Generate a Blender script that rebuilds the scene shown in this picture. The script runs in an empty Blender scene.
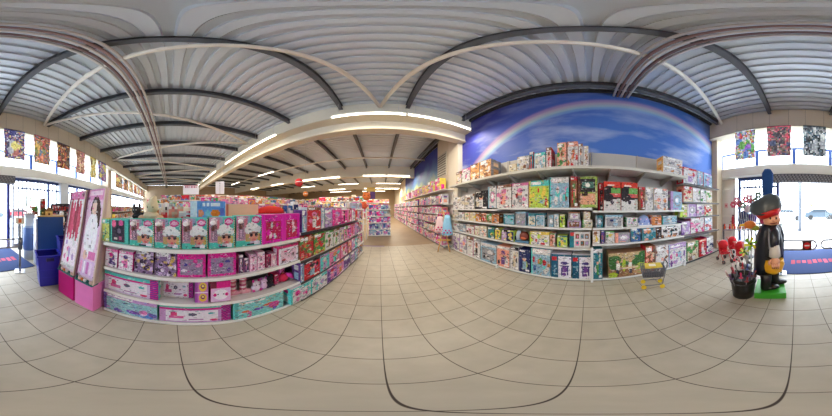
import bpy, math, random
from math import sin, cos, tan, atan2, radians as R, pi
from mathutils import Vector, Matrix
random.seed(11)
SC = bpy.context.scene
COL = SC.collection
EYE = 1.58            # eye height (m)
RZ = 5.33             # underside of the roof deck
AXIS = 379.5          # panorama column that looks straight down the aisle (+Y)
DEG = 360.0 / 832.0

# ------------------------------------------------------------------ camera
cd = bpy.data.cameras.new('camera'); cam = bpy.data.objects.new('camera', cd); COL.objects.link(cam)
cd.type = 'PANO'
try:
    cd.cycles.panorama_type = 'EQUIRECTANGULAR'
except Exception:
    pass
try:
    cd.panorama_type = 'EQUIRECTANGULAR'
except Exception:
    pass
cam.location = (0, 0, EYE)
cam.rotation_euler = (pi/2, 0, -R((416-AXIS)*DEG))
cd.clip_start = 0.02; cd.clip_end = 400
SC.camera = cam

# ------------------------------------------------------------------ world, daylight, exposure
w = bpy.data.worlds.new('world'); SC.world = w; w.use_nodes = True
nt = w.node_tree; bg = nt.nodes['Background']
bg.inputs[0].default_value = (0.84, 0.92, 1.0, 1); bg.inputs[1].default_value = 7.5
SC.view_settings.view_transform = 'Standard'; SC.view_settings.look = 'None'
SC.view_settings.exposure = 0.42; SC.view_settings.gamma = 1.0
SC.view_settings.use_curve_mapping = False
SC.cycles.max_bounces = 8; SC.cycles.diffuse_bounces = 5; SC.cycles.transparent_max_bounces = 16
SC.cycles.use_denoising = True
SC.cycles.sample_clamp_indirect = 6
TUBE_W = 58.0         # watts per fluorescent fitting
TUBE_COL = (1.0, 0.88, 0.70)

# ------------------------------------------------------------------ colour + materials
def lin(c):
    return tuple((v/255/12.92 if v/255 <= .04045 else ((v/255+.055)/1.055)**2.4) for v in c[:3])

def new_mat(name):
    m = bpy.data.materials.new(name); m.use_nodes = True
    return m, m.node_tree, m.node_tree.nodes['Principled BSDF']

def finish(name, rough, metal=0.0, noise=0.06, scale=9.0, spec=.5, emit=0, trans=0, thin=0):
    """surface whose colour is each face's own printed / dyed colour, broken up by a fine noise"""
    m, t, b = new_mat(name)
    a = t.nodes.new('ShaderNodeAttribute'); a.attribute_name = 'Col'
    tc = t.nodes.new('ShaderNodeTexCoord'); n = t.nodes.new('ShaderNodeTexNoise'); n.inputs['Scale'].default_value = scale
    t.links.new(tc.outputs['Object'], n.inputs['Vector'])
    mr = t.nodes.new('ShaderNodeMapRange'); mr.inputs[3].default_value = 1-noise; mr.inputs[4].default_value = 1+noise
    t.links.new(n.outputs[0], mr.inputs[0])
    vm = t.nodes.new('ShaderNodeVectorMath'); vm.operation = 'SCALE'
    t.links.new(a.outputs['Color'], vm.inputs[0]); t.links.new(mr.outputs[0], vm.inputs['Scale'])
    t.links.new(vm.outputs[0], b.inputs['Base Color'])
    b.inputs['Roughness'].default_value = rough; b.inputs['Metallic'].default_value = metal
    b.inputs['Specular IOR Level'].default_value = spec
    if emit:
        t.links.new(a.outputs['Color'], b.inputs['Emission Color']); b.inputs['Emission Strength'].default_value = emit
    if thin:
        out = t.nodes['Material Output']; mx = t.nodes.new('ShaderNodeMixShader'); tl = t.nodes.new('ShaderNodeBsdfTranslucent')
        mx.inputs[0].default_value = thin; t.links.new(vm.outputs[0], tl.inputs[0])
        t.links.new(b.outputs[0], mx.inputs[1]); t.links.new(tl.outputs[0], mx.inputs[2]); t.links.new(mx.outputs[0], out.inputs[0])
    if trans:
        out = t.nodes['Material Output']; mx = t.nodes.new('ShaderNodeMixShader'); tr = t.nodes.new('ShaderNodeBsdfTransparent')
        mx.inputs[0].default_value = trans
        t.links.new(b.outputs[0], mx.inputs[1]); t.links.new(tr.outputs[0], mx.inputs[2]); t.links.new(mx.outputs[0], out.inputs[0])
    return m
CARD = finish('printed_card', .6, noise=.05, spec=.22)
PLAST = finish('plastic', .3, noise=.03)
METAL = finish('painted_metal', .45, noise=.05, scale=4)
DECKM = finish('galvanised_deck', .38, .35, noise=.05, scale=1.5)
STEEL = finish('bare_steel', .28, .85, noise=.05)
SHEET = finish('thin_printed_banner', .6, noise=.05, thin=.6)
CLOTH = finish('cloth', .9, noise=.12, scale=40)
WALLP = finish('painted_plaster', .85, noise=.05, scale=2, spec=.2)
LEAF = finish('leaf', .6, noise=.2, scale=20)
TUBE = finish('lit_tube', .4, noise=0, emit=4)
GLASSY = finish('window_pane_glass', .05, noise=0, trans=.9)
CLEARP = finish('clear_plastic', .12, noise=0, trans=.8)

def tile_mat():
    m, t, b = new_mat('ceramic_floor_tiles'); N = t.nodes.new; L = t.links.new
    tc = N('ShaderNodeTexCoord'); sx = N('ShaderNodeSeparateXYZ'); L(tc.outputs['Object'], sx.inputs[0])
    def M(op, a, bb=None):
        k = N('ShaderNodeMath'); k.operation = op
        for i, v in enumerate((a, bb)):
            if v is None: continue
            if isinstance(v, (int, float)): k.inputs[i].default_value = v
            else: L(v, k.inputs[i])
        return k.outputs[0]
    T = .3337
    def edge(c, off):
        f = M('FRACT', M('ADD', M('DIVIDE', M('SUBTRACT', c, off), T), 100.0))
        return M('MINIMUM', f, M('SUBTRACT', 1.0, f)), M('FLOOR', M('ADD', M('DIVIDE', M('SUBTRACT', c, off), T), 100.0))
    ex, ix = edge(sx.outputs[0], .0228); ey, iy = edge(sx.outputs[1], .0544)
    d = M('MINIMUM', ex, ey)
    mr = N('ShaderNodeMapRange'); mr.inputs[1].default_value = .006; mr.inputs[2].default_value = .012; L(d, mr.inputs[0])
    wn = N('ShaderNodeTexWhiteNoise'); wn.noise_dimensions = '2D'; cv = N('ShaderNodeCombineXYZ'); L(ix, cv.inputs[0]); L(iy, cv.inputs[1]); L(cv.outputs[0], wn.inputs['Vector'])
    n = N('ShaderNodeTexNoise'); n.inputs['Scale'].default_value = 5; n.inputs['Detail'].default_value = 6; L(tc.outputs['Object'], n.inputs['Vector'])
    r = N('ShaderNodeValToRGB'); r.color_ramp.elements[0].position = .25; r.color_ramp.elements[1].position = .8
    r.color_ramp.elements[0].color = (*lin((172, 164, 147)), 1); r.color_ramp.elements[1].color = (*lin((190, 181, 162)), 1)
    L(M('ADD', M('MULTIPLY', wn.outputs[0], .10), M('MULTIPLY', n.outputs[0], .9)), r.inputs[0])
    mx = N('ShaderNodeMix'); mx.data_type = 'RGBA'; L(mr.outputs[0], mx.inputs[0]); mx.inputs[6].default_value = (*lin((62, 52, 46)), 1); L(r.outputs[0], mx.inputs[7])
    # the back of the shop, past the strip, has a plain worn brown floor
    far = M('GREATER_THAN', sx.outputs[1], 5.3)
    m2 = N('ShaderNodeMix'); m2.data_type = 'RGBA'; L(far, m2.inputs[0]); L(mx.outputs[2], m2.inputs[6])
    n2 = N('ShaderNodeTexNoise'); n2.inputs['Scale'].default_value = 1.3; n2.inputs['Detail'].default_value = 8; L(tc.outputs['Object'], n2.inputs['Vector'])
    r2 = N('ShaderNodeValToRGB'); r2.color_ramp.elements[0].color = (*lin((128, 108, 84)), 1); r2.color_ramp.elements[1].color = (*lin((166, 146, 116)), 1)
    L(n2.outputs[0], r2.inputs[0]); L(r2.outputs[0], m2.inputs[7])
    L(m2.outputs[2], b.inputs['Base Color'])
    b.inputs['Roughness'].default_value = .42; b.inputs['Specular IOR Level'].default_value = .4
    return m

def mural_mat():
    m, t, b = new_mat('rainbow_sky_print'); N = t.nodes.new; L = t.links.new
    tc = N('ShaderNodeTexCoord'); sx = N('ShaderNodeSeparateXYZ'); L(tc.outputs['Object'], sx.inputs[0])
    def M(op, a, bb=None, cc=None):
        k = N('ShaderNodeMath'); k.operation = op
        for i, v in enumerate((a, bb, cc)):
            if v is None: continue
            if isinstance(v, (int, float)): k.inputs[i].default_value = v
            else: L(v, k.inputs[i])
        return k.outputs[0]
    Y, Z = sx.outputs[1], sx.outputs[2]
    # sky: deep violet blue at the aisle end, clearer blue beyond
    g = N('ShaderNodeMapRange'); g.inputs[1].default_value = 4.3; g.inputs[2].default_value = -.5; L(M('ADD', Y, M('MULTIPLY', M('SUBTRACT', Z, 3.6), .8)), g.inputs[0])
    r = N('ShaderNodeValToRGB'); e = r.color_ramp.elements; e[0].color = (*lin((58, 62, 166)), 1); e[1].color = (*lin((70, 118, 204)), 1); L(g.outputs[0], r.inputs[0])
    # white cloud streaks low down
    mp = N('ShaderNodeMapping'); mp.inputs['Scale'].default_value = (1, .45, 1.6); mp.inputs['Rotation'].default_value = (.25, 0, 0); L(tc.outputs['Object'], mp.inputs[0])
    n = N('ShaderNodeTexNoise'); n.inputs['Scale'].default_value = 1.5; n.inputs['Detail'].default_value = 7; L(mp.outputs[0], n.inputs['Vector'])
    c = N('ShaderNodeMapRange'); c.inputs[1].default_value = .46; c.inputs[2].default_value = .78; L(n.outputs[0], c.inputs[0])
    low = N('ShaderNodeMapRange'); low.inputs[1].default_value = 4.9; low.inputs[2].default_value = 3.0; low.inputs[4].default_value = .9; low.inputs[3].default_value = .35; L(Z, low.inputs[0])
    m1 = N('ShaderNodeMix'); m1.data_type = 'RGBA'; L(M('MULTIPLY', c.outputs[0], low.outputs[0]), m1.inputs[0]); L(r.outputs[0], m1.inputs[6]); m1.inputs[7].default_value = (*lin((205, 216, 240)), 1)
    # rainbow: distance below the arc
    arc = M('SUBTRACT', 5.02, M('MULTIPLY', M('POWER', M('ABSOLUTE', M('ADD', Y, 1.2)), 2.0), .075))
    dd = M('DIVIDE', M('SUBTRACT', arc, Z), .6)
    rr = N('ShaderNodeValToRGB'); rr.color_ramp.interpolation = 'EASE'
    st = [(0, (150, 110, 180), 0), (.25, (205, 160, 190), .5), (.45, (225, 210, 200), .55), (.62, (190, 220, 215), .6), (.8, (140, 190, 230), .5), (1, (100, 130, 220), 0)]
    el = rr.color_ramp.elements
    el[0].position = 0; el[0].color = (*lin(st[0][1]), 0); el[1].position = 1; el[1].color = (*lin(st[-1][1]), 0)
    for p, cc, a in st[1:-1]:
        q = el.new(p); q.color = (*lin(cc), a)
    L(dd, rr.inputs[0])
    m2 = N('ShaderNodeMix'); m2.data_type = 'RGBA'; L(rr.outputs[1], m2.inputs[0]); L(m1.outputs[2], m2.inputs[6]); L(rr.outputs[0], m2.inputs[7])
    L(m2.outputs[2], b.inputs['Base Color']); b.inputs['Roughness'].default_value = .55
    return m

def mural2_mat():
    m, t, b = new_mat('dusk_sky_print'); N = t.nodes.new; L = t.links.new
    tc = N('ShaderNodeTexCoord'); sx = N('ShaderNodeSeparateXYZ'); L(tc.outputs['Object'], sx.inputs[0])
    n = N('ShaderNodeTexNoise'); n.inputs['Scale'].default_value = .9; n.inputs['Detail'].default_value = 6; L(tc.outputs['Object'], n.inputs['Vector'])
    a = N('ShaderNodeMath'); a.operation = 'MULTIPLY_ADD'; a.inputs[1].default_value = -.36; a.inputs[2].default_value = 1.35; L(sx.outputs[2], a.inputs[0])
    s = N('ShaderNodeMath'); s.operation = 'MULTIPLY_ADD'; s.inputs[1].default_value = .9; L(n.outputs[0], s.inputs[0]); L(a.outputs[0], s.inputs[2])
    r = N('ShaderNodeValToRGB'); e = r.color_ramp.elements; e[0].position = .2; e[1].position = .95
    e[0].color = (*lin((48, 58, 150)), 1); e[1].color = (*lin((225, 214, 130)), 1); q = e.new(.5); q.color = (*lin((70, 120, 165)), 1); q = e.new(.7); q.color = (*lin((160, 180, 120)), 1)
    L(s.outputs[0], r.inputs[0]); L(r.outputs[0], b.inputs['Base Color']); b.inputs['Roughness'].default_value = .6
    return m

def pane_mat(name, glass_t, tint):
    m, t, b = new_mat(name); out = t.nodes['Material Output']
    tr = t.nodes.new('ShaderNodeBsdfTransparent'); tr.inputs[0].default_value = (*tint, 1)
    b.inputs['Base Color'].default_value = (.8, .84, .86, 1); b.inputs['Roughness'].default_value = .06
    mx = t.nodes.new('ShaderNodeMixShader'); mx.inputs[0].default_value = glass_t
    t.links.new(b.outputs[0], mx.inputs[1]); t.links.new(tr.outputs[0], mx.inputs[2]); t.links.new(mx.outputs[0], out.inputs[0])
    return m
GLASS = pane_mat('shopfront_glass', .93, (.97, .99, 1))

def poly_mat():
    m, t, b = new_mat('ribbed_translucent_panel'); N = t.nodes.new; L = t.links.new; out = t.nodes['Material Output']
    tc = N('ShaderNodeTexCoord'); wv = N('ShaderNodeTexWave'); wv.inputs['Scale'].default_value = 1.6; wv.bands_direction = 'X'; L(tc.outputs['Object'], wv.inputs['Vector'])
    r = N('ShaderNodeValToRGB'); r.color_ramp.elements[0].position = .02; r.color_ramp.elements[0].color = (.45, .52, .60, 1); r.color_ramp.elements[1].position = .12; r.color_ramp.elements[1].color = (.93, .96, 1, 1)
    L(wv.outputs[0], r.inputs[0])
    tl = N('ShaderNodeBsdfTranslucent'); tr = N('ShaderNodeBsdfTransparent'); mx = N('ShaderNodeMixShader'); mx.inputs[0].default_value = .22
    L(r.outputs[0], tl.inputs[0]); L(r.outputs[0], tr.inputs[0]); L(tl.outputs[0], mx.inputs[1]); L(tr.outputs[0], mx.inputs[2]); L(mx.outputs[0], out.inputs[0])
    return m
POLY = poly_mat()

# ------------------------------------------------------------------ mesh builder
class MB:
    def __init__(s): s.v = []; s.f = []; s.c = []; s.m = []; s.sm = []
    def face(s, pts, c, mi=0, smooth=False):
        i = len(s.v); s.v += [tuple(p) for p in pts]; s.f.append(tuple(range(i, i+len(pts)))); s.c.append(lin(c)); s.m.append(mi); s.sm.append(smooth); return s
    def box(s, a, b, c, mi=0, T=None):
        x0, y0, z0 = a; x1, y1, z1 = b
        P = [(x0,y0,z0),(x1,y0,z0),(x1,y1,z0),(x0,y1,z0),(x0,y0,z1),(x1,y0,z1),(x1,y1,z1),(x0,y1,z1)]
        if T: P = [tuple(T @ Vector(p)) for p in P]
        i = len(s.v); s.v += P
        for q in ((0,3,2,1),(4,5,6,7),(0,1,5,4),(1,2,6,5),(2,3,7,6),(3,0,4,7)):
            s.f.append(tuple(i+k for k in q)); s.c.append(lin(c)); s.m.append(mi); s.sm.append(False)
        return s
    def hexa(s, P, c, mi=0):
        i = len(s.v); s.v += [tuple(p) for p in P]
        for q in ((0,3,2,1),(4,5,6,7),(0,1,5,4),(1,2,6,5),(2,3,7,6),(3,0,4,7)):
            s.f.append(tuple(i+k for k in q)); s.c.append(lin(c)); s.m.append(mi); s.sm.append(False)
        return s
    def rings(s, rings, c, mi=0, cap=True, smooth=True, cols=None):
        """rings: list of lists of points with equal length"""
        i = len(s.v); n = len(rings[0])
        for r in rings: s.v += [tuple(p) for p in r]
        for k in range(len(rings)-1):
            cc = lin(cols[k]) if cols else lin(c)
            for j in range(n):
                a = i+k*n+j; b = i+k*n+(j+1) % n
                s.f.append((a, b, b+n, a+n)); s.c.append(cc); s.m.append(mi); s.sm.append(smooth)
        if cap:
            s.f.append(tuple(i+j for j in reversed(range(n)))); s.c.append(lin(cols[0] if cols else c)); s.m.append(mi); s.sm.append(False)
            s.f.append(tuple(i+(len(rings)-1)*n+j for j in range(n))); s.c.append(lin(cols[-1] if cols else c)); s.m.append(mi); s.sm.append(False)
        return s
    def tube(s, pts, r, c, mi=0, n=8, smooth=True):
        pts = [Vector(p) for p in pts]; rs = r if isinstance(r, (list, tuple)) else [r]*len(pts); RG = []
        for k, p in enumerate(pts):
            d = (pts[min(k+1, len(pts)-1)]-pts[max(k-1, 0)]).normalized()
            u = d.cross(Vector((0, 0, 1)))
            if u.length < .05: u = d.cross(Vector((1, 0, 0)))
            u.normalize(); w_ = d.cross(u)
            RG.append([p+(u*cos(2*pi*j/n)+w_*sin(2*pi*j/n))*rs[k] for j in range(n)])
        return s.rings(RG, c, mi, smooth=smooth)
    def lathe(s, prof, c, o=(0,0,0), n=16, mi=0, sx=1, sy=1, cols=None, T=None):
        RG = []
        for r, z in prof:
            g = [Vector((o[0]+r*sx*cos(2*pi*j/n), o[1]+r*sy*sin(2*pi*j/n), o[2]+z)) for j in range(n)]
            if T: g = [T @ p for p in g]
            RG.append(g)
        return s.rings(RG, c, mi, cols=cols)
    def ball(s, o, r, c, n=12, m=8, mi=0, T=None):
        rx, ry, rz = r if isinstance(r, (list, tuple)) else (r, r, r); RG = []
        for k in range(m+1):
            a = -pi/2+pi*k/m; q = max(cos(a), .02)
            g = [Vector((rx*q*cos(2*pi*j/n), ry*q*sin(2*pi*j/n), rz*sin(a))) for j in range(n)]
            g = [(T @ p if T else p)+Vector(o) for p in g]
            RG.append(g)
        return s.rings(RG, c, mi)
    def art(s, A, x0, x1, z0, z1, y=0, mi=0, P=None):
        """pixel artwork A[row from top][col] printed on the rectangle; P optional four corners bl, br, tr, tl"""
        nz = len(A); nx = len(A[0]); i = len(s.v)
        for k in range(nz+1):
            for j in range(nx+1):
                u = j/nx; t_ = k/nz
                if P:
                    a = Vector(P[0]).lerp(Vector(P[1]), u); b = Vector(P[3]).lerp(Vector(P[2]), u); s.v.append(tuple(a.lerp(b, t_)))
                else: s.v.append((x0+(x1-x0)*u, y, z0+(z1-z0)*t_))
        for k in range(nz):
            for j in range(nx):
                a = i+k*(nx+1)+j
                s.f.append((a, a+1, a+nx+2, a+nx+1)); s.c.append(lin(A[nz-1-k][j])); s.m.append(mi); s.sm.append(False)
        return s
    def build(s, name, mats, parent=None, loc=(0,0,0), rz=0, **kw):
        me = bpy.data.meshes.new(name); me.from_pydata(s.v, [], s.f)
        for m in (mats if isinstance(mats, (list, tuple)) else [mats]): me.materials.append(m)
        me.polygons.foreach_set('material_index', s.m); me.polygons.foreach_set('use_smooth', s.sm)
        ca = me.color_attributes.new('Col', 'FLOAT_COLOR', 'CORNER'); buf = []
        for f, c in zip(s.f, s.c): buf += (c[0], c[1], c[2], 1.0)*len(f)
        ca.data.foreach_set('color', buf); me.update()
        o = bpy.data.objects.new(name, me); COL.objects.link(o); o.location = loc; o.rotation_euler = (0, 0, rz)
        if parent: o.parent = parent
        for k, v in kw.items(): o[k] = v
        return o

def empty(name, label, cat, loc=(0,0,0), rz=0, group=None):
    o = bpy.data.objects.new(name, None); COL.objects.link(o); o.location = loc; o.rotation_euler = (0, 0, rz); o.empty_display_size = .1
    o['label'] = label; o['category'] = cat
    if group: o['group'] = group
    return o
def struct(name, mb, mats, **kw): return mb.build(name, mats, kind='structure', **kw)

def ang(px): return R((px-AXIS)*DEG)
def el(py): return R((208-py)*DEG)
def polar(px, d, z=0): return (d*sin(ang(px)), d*cos(ang(px)), z)

# ================================================================== STRUCTURE
XR, YB, XL, YF = 3.1, -4.9, -22.0, 27.0     # right wall, shopfront, far left wall, far end wall
f = MB().face([(XL,YB,0),(XR,YB,0),(XR,YF,0),(XL,YF,0)], (180,170,155)); struct('floor', f, tile_mat())
# roof deck: trapezoid ribs running left to right
def deck(y0, y1, name):
    mb = MB(); p = .2375; y = y0; c = (214, 221, 228)
    while y < y1-1e-6:
        ys = [y, y+.12, y+.135, y+.222, y+p]; zs = [0, 0, .075, .075, 0]
        for k in range(4):
            mb.face([(XL, ys[k], RZ+zs[k]), (XL, ys[k+1], RZ+zs[k+1]), (XR+.1, ys[k+1], RZ+zs[k+1]), (XR+.1, ys[k], RZ+zs[k])], c)
        y += p
    mb.box((XL, y0, RZ+.08), (XR+.1, y, RZ+.12), (160,160,160))
    return mb
struct('ceiling', deck(-4.95, 27.1, 'ceiling'), DECKM)
WC = (226, 216, 196)
struct('wall_right', MB().box((XR, YB, 0), (XR+.15, YF, RZ+.05), WC), WALLP)
struct('wall_far', MB().box((XL, YF, 0), (XR+.15, YF+.15, RZ+.05), (176,156,130)), WALLP)
struct('wall_left', MB().box((XL-.15, YB, 0), (XL, YF, RZ+.05), (186,166,140)), WALLP)
# murals printed straight on the right wall
mm = MB().box((XR-.025, -4.2, 2.2), (XR, 4.25, 5.33), (70,110,200)); o = mm.build('wall_mural', mural_mat()); o['category'] = 'mural'; o['label'] = 'large blue sky and rainbow mural above the white toy shelving'
mm = MB().box((XR-.025, 6.2, 2.1), (XR, 15.5, 5.2), (70,110,200)); o = mm.build('wall_mural', mural2_mat()); o['category'] = 'mural'; o['label'] = 'dark blue and yellow sky mural further down the aisle beyond the grille'
struct('column_right', MB().box((2.87, 4.26, 0), (XR, 5.0, RZ), (222,214,198)).box((2.89, 5.0, 0), (XR, 6.15, RZ), (214,204,184)), WALLP)
g = MB().box((2.86, 5.2, 3.1), (2.89, 6.1, 4.3), (190,184,170))
o = g.build('wall_grille', METAL); o['category'] = 'vent grille'; o['label'] = 'beige louvred grille on the wall between the two murals'
for k in range(9):
    MB().box((2.845, 5.24, 3.16+k*.125), (2.86, 6.06, 3.20+k*.125), (92,88,80)).build('slat', METAL, o)
struct('column_corner', MB().box((2.84, -4.6, 0), (XR, -4.22, RZ), (216,200,172)), WALLP)
# box beams across the shop
BC = (226, 219, 202)
def beam(name, y, z0, z1, t=.3, c=BC):
    struct(name, MB().box((XL, y, z0), (XR, y+t, z1), c).box((XL, y-.05, z0-.03), (XR, y+t+.05, z0), (206,196,174)), WALLP)
beam('beam_front', 3.72, 4.74, RZ, .3); beam('beam_front', 4.06, 4.36, 4.95, .25)
for i, y in enumerate((11.4, 19.1)): beam('beam_aisle', y, 4.35, RZ, .3)
beam('beam_shopfront', -4.40, 4.47, RZ, .33)
# purlins, braces, service pipes
JO = (74, 78, 84)
for k in range(-11, 2):
    x = .80+k*1.905+ .0
    mb = MB()
    mb.box((x-.012, YB, RZ-.19), (x+.012, YF, RZ-.01), JO).box((x-.06, YB, RZ-.2), (x+.06, YF, RZ-.185), (92,96,102)).box((x-.06, YB, RZ-.015), (x+.06, YF, RZ), JO)
    struct('ceiling_joist', mb, METAL)
struct('ceiling_joist', MB().box((2.98, YB, RZ-.10), (3.08, YF, RZ), (52,52,54)), METAL)
def brace(a, b):
    struct('ceiling_brace', MB().tube([(a[0], a[1], RZ-.26), (b[0], b[1], RZ-.26)], .055, (240,236,224), n=10), METAL)
for k in range(4):
    x = 0 - k*5.55
    brace((x, 3.62), (x-2.76, -3.95)); 
    if k == 0: brace((x+.03, 3.62), (x+2.5, -4.0))
    else: brace((x, 3.62), (x+2.76, -3.95))
for yy, zz, c in ((-.60, 5.04, (206,198,188)), (-.685, 5.02, (150,120,112)), (-.77, 5.02, (214,206,196)), (-.855, 5.02, (126,100,96)), (-.94, 5.04, (214,208,200))):
    struct('ceiling_pipe', MB().tube([(XL, yy, zz), (XR-.1, yy, zz)], .032, c), METAL)
struct('ceiling_pipe', MB().tube([(-16, 8.2, 4.86), (2.9, 8.2, 4.86)], .062, (240,234,222)), METAL)
struct('trim_1', MB().box((-.9, 5.28, 0), (.2, 5.36, .012), (130,110,150)), METAL)

# ---- shopfront (behind the camera)
struct('trim_2', MB().box((XL, YB-.1, 2.80), (XR, YB+.35, 3.16), (222,220,212)), WALLP)
struct('window_1', MB().face([(XL, YB, 3.16), (XR, YB, 3.16), (XR, YB, 5.33), (XL, YB, 5.33)], (240,244,250)), POLY)
BLUE = (44, 74, 158)
mb = MB()
for z in (3.86,): mb.box((XL, YB+.03, z), (XR, YB+.09, z+.07), (70,98,168))
struct('window_frame', mb, METAL)
for x in (3.0, 1.45, .05, -1.3, -2.7, -4.1, -5.5, -6.9, -8.3):
    struct('window_post', MB().box((x-.06, YB+.03, 3.16), (x+.06, YB+.1, 3.87), (62,96,176)), METAL)
# roller shutter box above the door
o = empty('roller_shutter', 'dark perforated roller shutter rolled up above the shop entrance', 'shutter', (-.55, -4.72, 2.5))
MB().box((-1.35, -.12, 0), (1.35, .12, .3), (74,76,84)).build('shutter_box', METAL, o)
for k in range(4):
    MB().art([[(128,130,138) if (j+k) % 3 else (60,62,70) for j in range(66)]]*1, 0, 0, 0, 0, P=[(1.32, .124, .02+k*.068), (-1.32, .124, .02+k*.068), (-1.32, .124, .07+k*.068), (1.32, .124, .07+k*.068)]).box((-1.33, .12, .015+k*.068), (1.33, .1235, .075+k*.068), (84,86,94)).build('slat', METAL, o)
struct('trim_3', MB().box((-1.95, -4.95, 2.62), (.8, -4.75, 2.8), (222,220,212)), WALLP)
# frames
def post(x, w_=.09, c=BLUE, z1=2.8, d=.1): struct('door_frame', MB().box((x-w_/2, YB-d/2, 0), (x+w_/2, YB+d/2, z1), c), METAL)
post(.66, .11, (58,72,150)); post(-1.72, .12, (40,56,150)); post(-1.92, .06, (150,160,180)); post(2.42, .08, (208,206,200)); post(2.2, .1, (40,70,130))
def bay(x0, x1, n, name, cf=(46,70,130)):
    m_ = MB().box((x0, YB-.03, 2.68), (x1, YB+.04, 2.8), cf).box((x0, YB-.03, 2.36), (x1, YB+.04, 2.42), cf).box((x0, YB-.03, .02), (x1, YB+.04, .12), cf).box((x0, YB-.03, .95), (x1, YB+.03, 1.0), (90,100,124))
    fr = m_.build(name, METAL); fr['kind'] = 'structure'
    for k in range(1, n):
        x = x0+(x1-x0)*k/n
        MB().box((x-.02, YB-.02, .1), (x+.02, YB+.02, 2.72), (56,62,84)).build('window_bar', METAL, fr)
    MB().face([(x0, YB, .1), (x1, YB, .1), (x1, YB, 2.7), (x0, YB, 2.7)], (240,245,250)).build('window_pane', GLASS, fr)
bay(.72, 2.16, 9, 'window_2')
bay(-3.6, -1.98, 9, 'window_3'); bay(-5.6, -3.7, 9, 'window_4'); bay(-7.6, -5.7, 9, 'window_5'); bay(-12.0, -9.1, 8, 'window_6'); bay(-15.5, -12.1, 8, 'window_7'); bay(-21.9, -15.6, 14, 'window_8')
for x in (-3.65, -5.65): post(x, .1, (70,92,160))
struct('column_shopfront', MB().box((-4.75, YB-.15, 0), (-4.25, YB+.2, 2.8), (214,220,230)), WALLP)
struct('column_shopfront', MB().box((-9.05, YB-.1, 0), (-8.5, YB+.5, 4.5), (214,196,176)), WALLP)
struct('wall_back', MB().box((-8.5, YB-.1, 0), (-7.6, YB, 2.8), (214,220,230)), WALLP)
# glass doors folded open either side of the entrance
struct('door_2', MB().face([(.58, YB, .05), (.2, YB-.75, .05), (.2, YB-.75, 2.4), (.58, YB, 2.4)], (220,230,240)), GLASS)
struct('door_3', MB().face([(-1.6, YB, .05), (-1.3, YB-.8, .05), (-1.3, YB-.8, 2.4), (-1.6, YB, 2.4)], (220,230,240)), GLASS)
# white service door in the corner
d = MB().box((2.46, -4.86, 0), (2.56+.5, -4.80, 2.35), (232,232,230)).build('door_1', METAL); d['kind'] = 'structure'
MB().box((2.5, -4.80, .2), (3.0, -4.785, 1.2), (224,224,224)).box((2.5, -4.80, 1.3), (3.0, -4.785, 2.25), (226,226,226)).build('door_panel', METAL, d)
MB().ball((2.52, -4.76, 1.02), .03, (150,150,150)).build('door_handle', STEEL, d)
MB().box((2.68, -4.785, 1.58), (2.84, -4.78, 1.78), (226,190,196)).box((2.72, -4.78, 1.64), (2.80, -4.778, 1.72), (200,110,120)).build('notice', CARD, d)
struct('wall_back', MB().box((2.42, YB-.1, 2.35), (XR, YB, 2.8), (222,220,212)), WALLP)

# outside
struct('ground', MB().face([(-60,-60,-.04),(60,-60,-.04),(60,YB-.01,-.04),(-60,YB-.01,-.04)], (214,214,212)), WALLP)
struct('kerb', MB().box((-30,-9.6,-.04), (20,-9.3,.1), (190,190,190)), WALLP)

# ================================================================== FIXTURES
def tube_light(x0, x1, y, z, where, hang=True, power=1.0):
    L = x1-x0; cx = (x0+x1)/2
    t = empty('fluorescent_light', where, 'ceiling light', (cx, y, z), 0, 'fluorescent tube fittings')
    MB().box((-L/2, -.05, .045), (L/2, .05, .1), (236,232,222)).build('housing', METAL, t)
    MB().tube([(-L/2+.02, 0, .015), (L/2-.02, 0, .015)], .028, (255,248,232)).build('tube', TUBE, t)
    if hang:
        for sx_ in (-.8, .8): MB().tube([(sx_*L/2, 0, .1), (sx_*L/2, 0, RZ-z-.02)], .006, (200,200,200), n=5).build('hanging_rod', METAL, t)
    ld = bpy.data.lights.new('fluorescent_glow', 'AREA'); ld.shape = 'RECTANGLE'; ld.size = L*.96; ld.size_y = .07
    ld.energy = TUBE_W*L/2*power; ld.color = TUBE_COL
    lo = bpy.data.objects.new('fluorescent_glow', ld); COL.objects.link(lo); lo.parent = t; lo.location = (0, 0, -.02)
for k, (a, b) in enumerate(((-1.3, .70), (.74, 2.8), (-4.75, -3.37), (-6.3, -4.8), (-7.9, -6.35), (-11.8, -9.8), (-14.0, -12.0), (-18.0, -16.0))):
    tube_light(a, b, 3.40, 4.52, 'lit tube along the closest cream beam, %s' % (('straight ahead of the aisle', 'reaching towards the rainbow mural', 'long one above the pink doll shelves', 'above the blue topper board', 'left of the one above the blue topper', 'beyond the white hanging notice', 'far left along the beam', 'last at the far left end of the beam')[k]), power=1.0)
rows = [(11.2, 4.38, [(-1.4, .55), (.65, 2.6), (-5.4, -3.5), (-7.5, -5.5), (-12, -10), (-16.5, -14.5)], 'second'),
        (15.0, 4.38, [(-.4, 2.4), (-4.8, -2.4), (-10, -8)], 'third'), (18.9, 4.38, [(-2.2, .4), (.6, 2.8), (-7.6, -5)], 'fourth'), (23, 4.5, [(-3, 1), (-9, -5)], 'farthest')]
for y, z, xs, nm in rows:
    for k, (a, b) in enumerate(sorted(xs)):
        tube_light(a, b, y, z, 'lit fluorescent tube in the %s row down the shop, %s from the left' % (nm, ('first', 'second', 'third', 'fourth', 'fifth', 'sixth')[k]), power=1.6)
for k, (a, b, y) in enumerate(((-9.5, -7.5, 7.3), (-15, -13, 7.3))):
    tube_light(a, b, y, 4.5, 'lit fluorescent tube between the beams far left, %s one' % ('nearer', 'farther')[k], power=1.4)

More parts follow.
